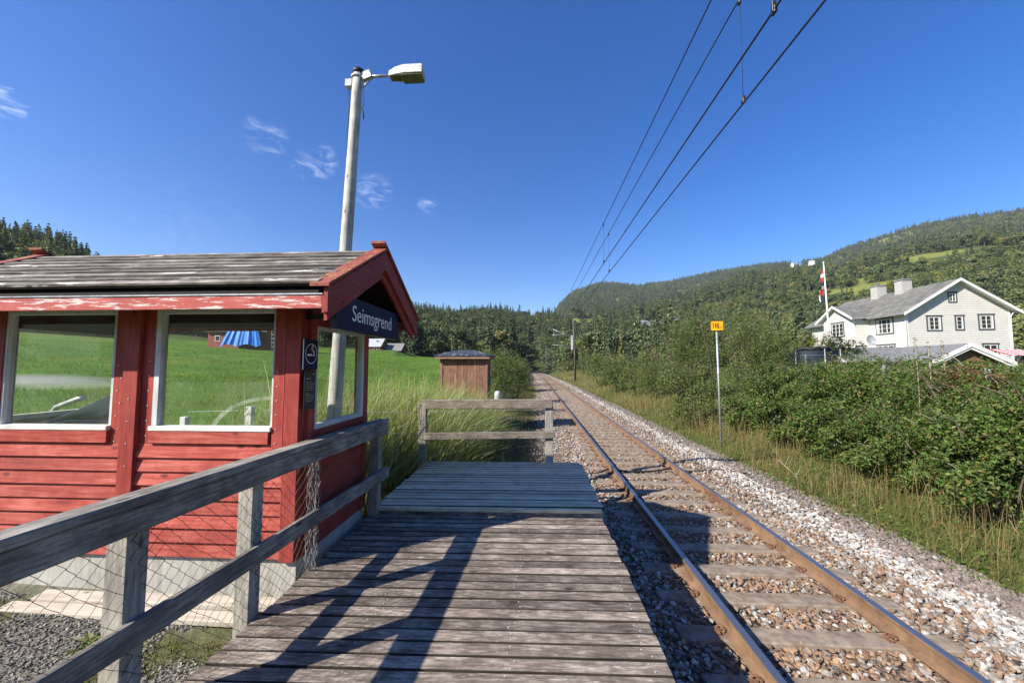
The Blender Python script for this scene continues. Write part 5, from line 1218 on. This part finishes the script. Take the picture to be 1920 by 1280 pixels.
for k, (px, d, top, rx, ry, lb) in enumerate(BR):
    bush('bramble_bush', px, d, top, rx, ry, 'bramble', int(15000 if d < 10 else 10500), .068 if d < 10 else .082, lb, group=GB, dead=.045, red=.6 if 'reddish' in lb else .0)
GW = 'willow bushes along the right bank'
WI = [(1312, 25, 596, 2.2, 2.0, 'high willow bush whose crown rises just left of the yellow sign plate'), (1392, 26.5, 606, 2.3, 2.0, 'broad willow bush rising behind the yellow sign plate'),
      (1252, 28.5, 668, 2.2, 2.0, 'willow bush crown between the farmhouse roofs and the yellow sign'), (1480, 27, 640, 1.8, 1.6, 'willow bush touching the left end of the trampoline'),
      (1405, 20, 622, 1.7, 1.5, 'grey green willow bush directly behind the yellow distance sign pole'),
      (1345, 22, 598, 2.1, 1.8, 'tallest grey green willow bush just left of the yellow sign'),
      (1440, 25, 640, 2.0, 1.7, 'rounded willow bush right of the yellow sign, left of the trampoline'),
      (1282, 23, 622, 2.0, 1.7, 'big willow bush left of the yellow sign'),
      (1235, 27, 668, 2.0, 1.8, 'willow bush below the grey farmhouses'),
      (1195, 31, 676, 2.0, 1.8, 'willow bush midway between the nearest mast and the yellow sign'),
      (1160, 37, 680, 2.2, 2.0, 'loose willow bush a little right of the nearest mast'),
      (1300, 17.0, 700, 1.6, 1.3, 'low bright willow shrub at the foot of the big willow bushes'),
      (1142, 58, 664, 3.2, 3.0, 'broad pale bush on the bank just beyond the nearest mast'), (1060, 120, 676, 4.0, 4.0, 'far low bush right of the bend in the track'),
      (1127, 46, 660, 2.5, 2.2, 'pale bush right behind the nearest overhead mast'),
      (1098, 80, 668, 3.0, 3.0, 'distant bush between the two right hand masts')]
for px, d, top, rx, ry, lb in WI:
    bush('willow_bush', px, d, top, rx, ry, 'willow', 11500 if d < 30 else 5500, .085 if d < 30 else .15, lb, group=GW, dead=.05, lobes=13, canes=9)
GL = 'bushes on the left of the track'
for px, d, top, rx, ry, lb in [(938, 20.5, 672, 1.1, 1.3, 'leafy green bush right behind the brown hut'), (965, 27, 668, 1.2, 2.0, 'dark leafy bush overhanging the left side of the track'), (905, 26, 652, 2.0, 2.0, 'tall loose bush rising behind the brown hut roof'), (975, 40, 672, 1.4, 2.6, 'farther bush on the left of the track'), (940, 52, 660, 3.5, 3.5, 'distant rounded bush at the field corner left of the track'), (978, 75, 676, 2.2, 4, 'farthest bush on the left where the track bends')]:
    bush('trackside_bush', px, d, top, rx, ry, 'left', 7500 if d < 30 else 4500, .085 if d < 30 else .17, lb, group=GL, dead=.04)
bush('garden_tree', 1572, 29, 628, 1.7, 1.6, 'conifer', 5200, .15, 'dark green garden shrub tree at the corner of the white house', 'tree', lobes=12)
bush('garden_tree', 1528, 29.5, 630, 1.1, 1.1, 'yellow', 2800, .14, 'yellow green garden shrub left of the flagpole', 'tree', lobes=8)
# tall thistle-like weeds standing above the brambles
for k, (px, d, top, lb) in enumerate(((1717, 9.0, 628, 'tall spiky weed standing above the brambles, leftmost of three'), (1741, 9.2, 641, 'shorter spiky weed in the middle of three above the brambles'), (1768, 9.3, 638, 'tall spiky weed above the brambles, rightmost of three'))):
    p = Vector(pt(px, d)); h = 1.7+(687-top)/725*d-p.z; o = empty('tall_weed', p, label=lb, cat='weed', group='tall weeds above the brambles')
    b = MB(); b.tube([(0, 0, 0), (.02, 0, h*.6), (0, 0, h)], [.014, .010, .004], 5); b.build('stem', M['stem'], o)
    n = 150; f = rng.uniform(.45, 1.0, n); a = rng.uniform(0, 6.28, n); r_ = .02+.10*(1.05-f)*rng.random(n)
    P = np.stack([r_*np.cos(a), r_*np.sin(a), h*f], -1); N = rng.normal(size=(n, 3)); N /= np.linalg.norm(N, axis=1)[:, None]
    link('leaves', leaf_mesh('leaves', P, N, rng.uniform(.03, .09, n)*(1.25-.7*f), pick('willow', n), M['leaf'], .4), o)

# rough grass on the bank
n = 36000; yb = 1.8+110*rng.random(n)**2.6; xb = rng.uniform(5.5, 9.2, n)+np.maximum(yb-30, 0)*.03*rng.random(n)+curve(yb); P = np.stack([xb, yb, ground(xb, yb)-.02], -1)
dry = np.clip((fbm(xb, yb, .55, 61)-.40)*6, 0, 1)*(xb > 6.0)
dr = rng.random(n) < .12+.42*dry
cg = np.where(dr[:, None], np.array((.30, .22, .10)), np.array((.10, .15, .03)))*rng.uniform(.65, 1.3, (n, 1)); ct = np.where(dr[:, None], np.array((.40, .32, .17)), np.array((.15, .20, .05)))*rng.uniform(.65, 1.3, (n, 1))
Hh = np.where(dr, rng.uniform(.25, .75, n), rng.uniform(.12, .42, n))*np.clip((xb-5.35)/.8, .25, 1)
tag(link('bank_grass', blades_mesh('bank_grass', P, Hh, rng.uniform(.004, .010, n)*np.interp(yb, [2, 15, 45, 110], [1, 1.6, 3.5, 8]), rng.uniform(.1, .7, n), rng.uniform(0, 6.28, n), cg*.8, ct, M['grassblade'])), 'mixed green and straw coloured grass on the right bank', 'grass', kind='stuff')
# low weeds on the bank foot
n = 9000; yb = 2+22*rng.random(n)**1.5; xb = rng.uniform(5.6, 8.4, n); P = np.stack([xb, yb, ground(xb, yb)+rng.uniform(.02, .35, n)*np.clip((xb-5.5)/1.2, .2, 1)], -1); N = rng.normal(size=(n, 3))*.6+np.array((0, 0, 1)); N /= np.linalg.norm(N, axis=1)[:, None]
# dry stalks standing between grass and brambles
ns_ = 1700; yd = 2.2+26*rng.random(ns_)**1.4; xd = 6.15+rng.normal(.75, .45, ns_); kd = (fbm(xd, yd, .8, 63) > .47) & (xd > 5.9); xd, yd = xd[kd], yd[kd]; ns_ = len(xd); od = np.ones((ns_, 1))
tag(link('dry_stalks', blades_mesh('dry_stalks', np.stack([xd, yd, ground(xd, yd)], -1), rng.uniform(.5, 1.25, ns_), rng.uniform(.005, .011, ns_)*np.interp(yd, [2, 15, 30], [1, 1.6, 2.4]), rng.uniform(0, .5, ns_), rng.uniform(0, 6.28, ns_), od*np.array((.22, .15, .07)), np.array((.40, .31, .17))*rng.uniform(.7, 1.2, (ns_, 1)), M['grassblade'], 4)), 'dry straw coloured stalks along the foot of the brambles', 'grass', kind='stuff')
tag(link('bank_weeds', leaf_mesh('bank_weeds', P, N, rng.uniform(.03, .08, n), pick('bramble', n, .15)*1.15, M['leaf'], .6)), 'low leafy weeds between the bank grass and the brambles', 'weeds', kind='stuff')
# low verge plants between the reed grass and the ballast on the left
n = 9000; yb = 6.9+42*rng.random(n)**1.8; xb = rng.uniform(-1.7, .25, n)+.02*(yb-7)*0; P = np.stack([xb+curve(yb), yb, ground(xb, yb)+rng.uniform(.0, .16, n)*np.clip((.3-xb), .1, 1)], -1); N = rng.normal(size=(n, 3))*.6+np.array((0, 0, 1)); N /= np.linalg.norm(N, axis=1)[:, None]
tag(link('verge_weeds', leaf_mesh('verge_weeds', P, N, rng.uniform(.03, .075, n)*np.interp(yb, [7, 20, 50], [1, 1.6, 3]), pick('left', n, .25), M['leaf'], .45)), 'low weeds and dry leaves between the reed grass and the ballast', 'weeds', kind='stuff')
# bare twigs
for k, (x, y, h, a, lb) in enumerate(((6.35, 5.6, .75, .6, 'bare pale branched twig on the bank at the lower right'), (6.2, 5.2, .35, .9, 'short bare twig leaning out of the bank grass at the right'), (6.6, 4.7, .7, .8, 'bare leaning twig nearest the right edge'), (6.3, 9.6, .6, -.9, 'pale twig leaning left near the sign pole'))):
    z = gz(x, y); b = MB(); b.tube([(0, 0, -.05), (a*.25, .05, h*.5), (a*.6, .1, h)], [.012, .009, .004], 5)
    for q in range(3):
        f = .35+.2*q; s = (-1)**q; b.tube([(a*.6*f, .1*f, h*f), (a*.6*f+s*.14, .1*f+.05, h*f+.2), (a*.6*f+s*.2, .1*f+.05, h*f+.34)], [.006, .004, .002], 4)
    tag(b.build('dry_twig', M['stem'], None, 0, (x, y, z)), lb, 'twig', 'bare twigs on the bank')

# tall reed grass beside and beyond the platform
n = 13500; xb = rng.uniform(-5.2, -.75, n); yb = rng.uniform(4.9, 13.5, n)
k = ((yb > 6.85) | (xb < -2.05)) & ~((xb > -1.45+.04*(yb-7)) & (rng.random(n) < .8)) & ~((yb < 5.6) & (rng.random(n) < .75)) & ~((xb < -3.4) & (rng.random(n) < .45)) & ~((np.hypot(xb+3.1, yb-6.05) < .3))
xb, yb = xb[k], yb[k]; n = len(xb); P = np.stack([xb, yb, ground(xb, yb)-.03], -1)
edge = np.clip((-.55-xb)/1.2, .3, 1)*np.interp(yb, [4.9, 6.0, 7.0, 9.5, 13.5], [.5, 1.0, 1.22, 1.2, 1.05]); dr = rng.random(n) < .24
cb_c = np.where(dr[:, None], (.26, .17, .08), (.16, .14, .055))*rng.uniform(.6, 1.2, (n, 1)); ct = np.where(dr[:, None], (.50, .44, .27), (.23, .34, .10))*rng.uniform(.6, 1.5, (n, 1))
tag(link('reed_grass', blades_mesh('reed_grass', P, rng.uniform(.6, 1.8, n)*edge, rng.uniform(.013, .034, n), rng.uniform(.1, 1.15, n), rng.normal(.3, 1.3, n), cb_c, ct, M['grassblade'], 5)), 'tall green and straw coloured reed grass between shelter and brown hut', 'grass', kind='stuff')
# drooping seed heads
n = 900; xb = rng.uniform(-4.4, -1.15, n); yb = rng.uniform(6.0, 13, n); k = (yb > 6.9) | (xb < -2.1); xb, yb = xb[k], yb[k]; n = len(xb)
P = np.stack([xb, yb, ground(xb, yb)+.1], -1); one = np.ones((n, 1))
tag(link('seed_heads', blades_mesh('seed_heads', P, rng.uniform(1.1, 1.65, n)*np.clip((-.7-xb)/1.2, .5, 1), rng.uniform(.005, .012, n), rng.uniform(.35, 1.0, n), rng.normal(.2, .9, n), one*np.array((.30, .24, .12)), np.array((.52, .44, .28))*rng.uniform(.8, 1.2, (n, 1)), M['grassblade'], 6)), 'pale drooping seed heads above the reed grass', 'grass', kind='stuff')

# meadow grass of the hayfield
def field(n, r0, r1, name, lbl, hmin, hmax, wid):
    r = r0+(r1-r0)*rng.random(n)**1.25; th = rng.uniform(brg(-80), brg(860), n); l = np.sin(th)*r; d = np.cos(th)*r; x = l*CY-d*SY; y = l*SY+d*CY
    k = (x < -2.2-.03*y) & (y > 4.95) & ~((x > -3.9) & (y > 14.6) & (y < 16.6)) & (np.hypot((x+20.5)/4.6, (y-14.0)/2.4) > 1)
    x, y, r = x[k], y[k], r[k]; n = len(x); P = np.stack([x, y, ground(x, y)-.01], -1)
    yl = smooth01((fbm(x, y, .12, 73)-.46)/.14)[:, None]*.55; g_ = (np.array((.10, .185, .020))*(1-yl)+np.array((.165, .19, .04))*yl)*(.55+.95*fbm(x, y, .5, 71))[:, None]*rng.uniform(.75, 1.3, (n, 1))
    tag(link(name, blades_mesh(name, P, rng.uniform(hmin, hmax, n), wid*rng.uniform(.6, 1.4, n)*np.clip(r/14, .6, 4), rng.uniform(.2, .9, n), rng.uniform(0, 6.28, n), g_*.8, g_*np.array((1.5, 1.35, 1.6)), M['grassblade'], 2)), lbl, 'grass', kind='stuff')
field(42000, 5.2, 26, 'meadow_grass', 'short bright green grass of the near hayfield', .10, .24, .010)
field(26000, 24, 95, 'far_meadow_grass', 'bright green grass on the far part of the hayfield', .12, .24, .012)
# weeds on the gravel by the shelter
for k, (x, y, s, n, lb) in enumerate(((-3.05, 2.62, .16, 46, 'green leafy weed on the gravel by the loose planks'), (-3.35, 2.05, .2, 60, 'yellow green weed tuft on the gravel at the lower left'), (-2.75, 2.45, .11, 30, 'small weed on the gravel beside the near railing post'), (-3.3, 1.72, .2, 60, 'weed clump at the bottom left corner behind the mesh'), (-2.45, 2.95, .09, 24, 'tiny weed at the end of the loose planks'))):
    P = np.clip(rng.normal(size=(n, 3)), -1.1, 1.1)*np.array((s*.5, s*.5, s*.18)); P[:, 2] = np.abs(P[:, 2])+.02; N = rng.normal(size=(n, 3))*.4+np.array((0, 0, 1)); N /= np.linalg.norm(N, axis=1)[:, None]
    tag(link('weed', leaf_mesh('weed', P, N, rng.uniform(.04, .10, n), pick('bramble', n)*1.25, M['leaf'], .45), None, (x, y, gz(x, y))), lb, 'weed', 'weeds on the gravel')

n = 8000; xb = rng.uniform(-4.6, -1.98, n); yb = rng.uniform(.8, 3.0, n); k = (fbm(xb, yb, 2.2, 5) > .42+.08*rng.random(n)) & ~((yb > 2.72) & (xb > -4.2)); xb, yb = xb[k], yb[k]; n = len(xb); one = np.ones((n, 1))
tag(link('gravel_moss', blades_mesh('gravel_moss', np.stack([xb, yb, ground(xb, yb)-.005], -1), rng.uniform(.015, .17, n)*rng.random(n)**.5, rng.uniform(.004, .012, n), rng.uniform(.2, 1.0, n), rng.uniform(0, 6.28, n), one*np.array((.08, .10, .025)), np.array((.17, .20, .05))*rng.uniform(.6, 1.3, (n, 1)), M['grassblade'], 2)), 'sparse moss and fine grass growing through the gravel by the shelter', 'grass', kind='stuff')

# ---------------------------------------------------------------- forest
def card_leaves(P, N, size, c):
    return P, N, size, c
def tree_proto(kind, seed):
    global rng
    keep_ = rng; rng = np.random.default_rng(seed); Vs, Ns, Ss, Cs = [], [], [], []
    if kind == 'spruce':
        for z in np.linspace(.06, .97, 17):
            rad = .17*(1-z)**.85+.012; m = int(9+26*(1-z)); a = rng.uniform(0, 6.28, m); r = rad*rng.uniform(.35, 1.08, m)
            Vs.append(np.stack([r*np.cos(a), r*np.sin(a), z-.30*r+rng.normal(0, .012, m)], -1)); Ns.append(np.stack([np.cos(a)*.6, np.sin(a)*.6, np.full(m, .8)], -1)+rng.normal(size=(m, 3))*.35); Ss.append(rng.uniform(.05, .10, m)*(1.2-.6*z)); Cs.append(np.array((.082, .105, .052))*rng.uniform(.6, 1.5, (m, 1)))
    else:
        nl = 8 if kind == 'birch' else 6; lob = []
        for k in range(nl):
            a = rng.uniform(0, 6.28); rr = .17*math.sqrt(rng.random()); zz = rng.uniform(.34, .84) if kind == 'birch' else rng.uniform(.5, .88); lob.append((rr*math.cos(a), rr*math.sin(a), zz, rng.uniform(.11, .20)))
        base = {'birch': (.145, .170, .068), 'pine': (.105, .130, .066)}[kind]
        for x, y, z, s in lob:
            m = 62; u = rng.normal(size=(m, 3)); u /= np.linalg.norm(u, axis=1)[:, None]; f = rng.uniform(.5, 1.05, m)
            Vs.append(np.array((x, y, z))+u*f[:, None]*np.array((s, s, s*.8))); Ns.append(u*.7+np.array((0, 0, .4))+rng.normal(size=(m, 3))*.45); Ss.append(rng.uniform(.045, .085, m)); Cs.append(np.array(base)*rng.uniform(.6, 1.5, (m, 1)))
    P = np.concatenate(Vs); N = np.concatenate(Ns); N /= np.linalg.norm(N, axis=1)[:, None]
    me = leaf_mesh('tree_'+kind, P, N, np.concatenate(Ss), np.concatenate(Cs), M['treeleaf'], .8, .35)
    # trunk joined into the same prototype
    bm = bmesh.new(); bm.from_mesh(me); me.materials.append(M['bark'])
    cl = bm.verts.layers.float_color.get('Col')
    ring0 = [bm.verts.new((.014*math.cos(k*1.257), .014*math.sin(k*1.257), -.06)) for k in range(5)]; ring1 = [bm.verts.new((.005*math.cos(k*1.257), .005*math.sin(k*1.257), .85)) for k in range(5)]
    for v in ring0+ring1: v[cl] = (.1, .085, .07, 1)
    for k in range(5): f = bm.faces.new((ring0[k], ring0[(k+1) % 5], ring1[(k+1) % 5], ring1[k])); f.material_index = 1
    bm.to_mesh(me); bm.free(); rng = keep_
    return bpy.data.objects.new('tree_prototype', me)
protos = [tree_proto('spruce', 1), tree_proto('spruce', 2), tree_proto('pine', 3), tree_proto('pine', 4), tree_proto('birch', 5), tree_proto('birch', 6), tree_proto('birch', 7)]
pc = bpy.data.collections.new('tree_prototypes')
for i_, o in enumerate(protos): o.name = 'tree_prototype_%d' % i_; pc.objects.link(o)
def scatter(name, P, scale, rz, idx, label, cat):
    me = bpy.data.meshes.new(name); me.vertices.add(len(P)); me.vertices.foreach_set('co', np.asarray(P, np.float32).ravel())
    for nm, ty, arr in (('sc', 'FLOAT_VECTOR', scale), ('rz', 'FLOAT_VECTOR', np.stack([np.zeros(len(P)), np.zeros(len(P)), rz], -1))):
        a = me.attributes.new(nm, ty, 'POINT'); a.data.foreach_set('vector', np.asarray(arr, np.float32).ravel())
    a = me.attributes.new('pick', 'INT', 'POINT'); a.data.foreach_set('value', np.asarray(idx, np.int32))
    o = link(name, me); nt = bpy.data.node_groups.new(name+'_nodes', 'GeometryNodeTree')
    nt.interface.new_socket('Geometry', in_out='INPUT', socket_type='NodeSocketGeometry'); nt.interface.new_socket('Geometry', in_out='OUTPUT', socket_type='NodeSocketGeometry')
    gi = nt.nodes.new('NodeGroupInput'); go = nt.nodes.new('NodeGroupOutput')
    ip_ = nt.nodes.new('GeometryNodeInstanceOnPoints'); ci = nt.nodes.new('GeometryNodeCollectionInfo'); ci.inputs['Collection'].default_value = pc; ci.inputs['Separate Children'].default_value = True; ci.inputs['Reset Children'].default_value = True
    def na(nm, ty):
        x = nt.nodes.new('GeometryNodeInputNamedAttribute'); x.data_type = ty; x.inputs['Name'].default_value = nm; return [s for s in x.outputs if s.enabled][0]
    er = nt.nodes.new('FunctionNodeEulerToRotation'); L = nt.links.new
    L(na('rz', 'FLOAT_VECTOR'), er.inputs[0]); L(gi.outputs[0], ip_.inputs['Points']); L(ci.outputs[0], ip_.inputs['Instance']); ip_.inputs['Pick Instance'].default_value = True
    L(na('pick', 'INT'), ip_.inputs['Instance Index']); L(er.outputs[0], ip_.inputs['Rotation']); L(na('sc', 'FLOAT_VECTOR'), ip_.inputs['Scale']); L(ip_.outputs[0], go.inputs[0])
    md = o.modifiers.new('scatter', 'NODES'); md.node_group = nt
    return tag(o, label, cat, kind='stuff')
HB = np.linspace(brg(-150), brg(2080), 260); RS = np.concatenate([np.arange(100, 1000, 12.0), np.arange(1000, 2420, 30.0)])
hr, hb = np.meshgrid(RS, HB); l_ = np.sin(hb)*hr; d_ = np.cos(hb)*hr; el = (ground(l_*CY-d_*SY, l_*SY+d_*CY)-1.7)/hr; run = np.maximum.accumulate(el, axis=1)
def forest(name, label, n, r0, r1, hmin, hmax, pcon):
    r = np.sqrt(rng.uniform(r0*r0, r1*r1, n)); th = rng.uniform(brg(-120), brg(2040), n); l = np.sin(th)*r; d = np.cos(th)*r; x = l*CY-d*SY; y = l*SY+d*CY
    z = ground(x, y); H = rng.uniform(hmin, hmax, n)
    start = np.interp(th, [brg(-200), brg(300), brg(600), brg(690), brg(860), brg(1000), brg(1140), brg(1300), brg(2000)], [150, 150, 135, 150, 140, 140, 120, 105, 100])
    ti = np.clip(np.searchsorted(HB, th), 0, len(HB)-1); ri = np.clip(np.searchsorted(RS, r)-1, 0, len(RS)-1)
    vis = (z+H-1.7)/r > run[ti, ri]-.004
    gap = fbm(x, y, .012, 81) < .36
    k = (r > start) & vis & (clear_zone(x, y) < .5) & ~(gap & (rng.random(n) < .75)) & ~((np.abs(x-curve(np.minimum(y, 260))-TRACK_X) < 9) & (r < 260))
    for px_c, rc, w_ in ((1816, 610, 78), (1498, 900, 120), (1531, 900, 120), (1205, 330, 24), (1240, 340, 24), (1278, 345, 20)):      # house plots: open toward the valley
        k &= ~((np.abs(th-brg(px_c))*rc < w_*.5) & (np.abs(r-rc+w_*.5) < w_))
    x, y, z, H, th, r = x[k], y[k], z[k], H[k], th[k], r[k]; n = len(x)
    pc_ = np.interp(th, [brg(0), brg(165), brg(780), brg(1000), brg(1130), brg(1400), brg(1900)], [.92, .95, .68, .55, .6, .34, .26]); pc_ = np.where(r > 900, np.minimum(pc_+.35, .9), pc_)
    pc_ = np.clip(pc_+(fbm(x, y, .01, 91)-.47)*1.6, .03, .97)
    u = rng.random(n); con = u < pc_; idx = np.where(con, np.where(rng.random(n) < .66, rng.integers(0, 2, n), rng.integers(2, 4, n)), rng.integers(4, 7, n))
    H = np.where(idx < 2, H*1.4, H*np.where(idx < 4, 1.0, .9)); wd = H*rng.uniform(.8, 1.3, n)*np.where(idx < 2, .78, 1.25)
    return scatter(name, np.stack([x, y, z-.2], -1), np.stack([wd, wd, H], -1), rng.uniform(0, 6.28, n), idx, label, 'forest'), n
print('forest', forest('near_forest', 'mixed spruce, pine and birch wood on the nearer hillsides', 15000, 100, 480, 6.0, 13.5, .5)[1],
      forest('hill_forest', 'mixed wood covering the middle hillsides', 24000, 480, 1000, 7, 18, .4)[1],
      forest('mountain_forest', 'dark wood covering the far mountain', 40000, 1000, 2420, 12, 22, .6)[1])

# ---------------------------------------------------------------- air: a thin even haze over the valley
m_, g_ = new_mat('haze')
vol_ = g_.n('ShaderNodeVolumePrincipled', Color=(0.80, 0.88, 1.0, 1), Density=0.00009, Anisotropy=0.2)
out_ = g_.n('ShaderNodeOutputMaterial'); g_.nt.links.new(vol_.outputs[0], out_.inputs['Volume'])
zmin = float(gzv.min())-1.0; zmax = float(gzv.max())+40.0
b = MB(); b.box(-4400, 4400, -4400, 4400, zmin, zmax)
hz_o = b.build('haze', m_); tag(hz_o, 'thin pale blue air haze over the whole valley', 'haze', kind='stuff')
scene.cycles.volume_bounces = 0
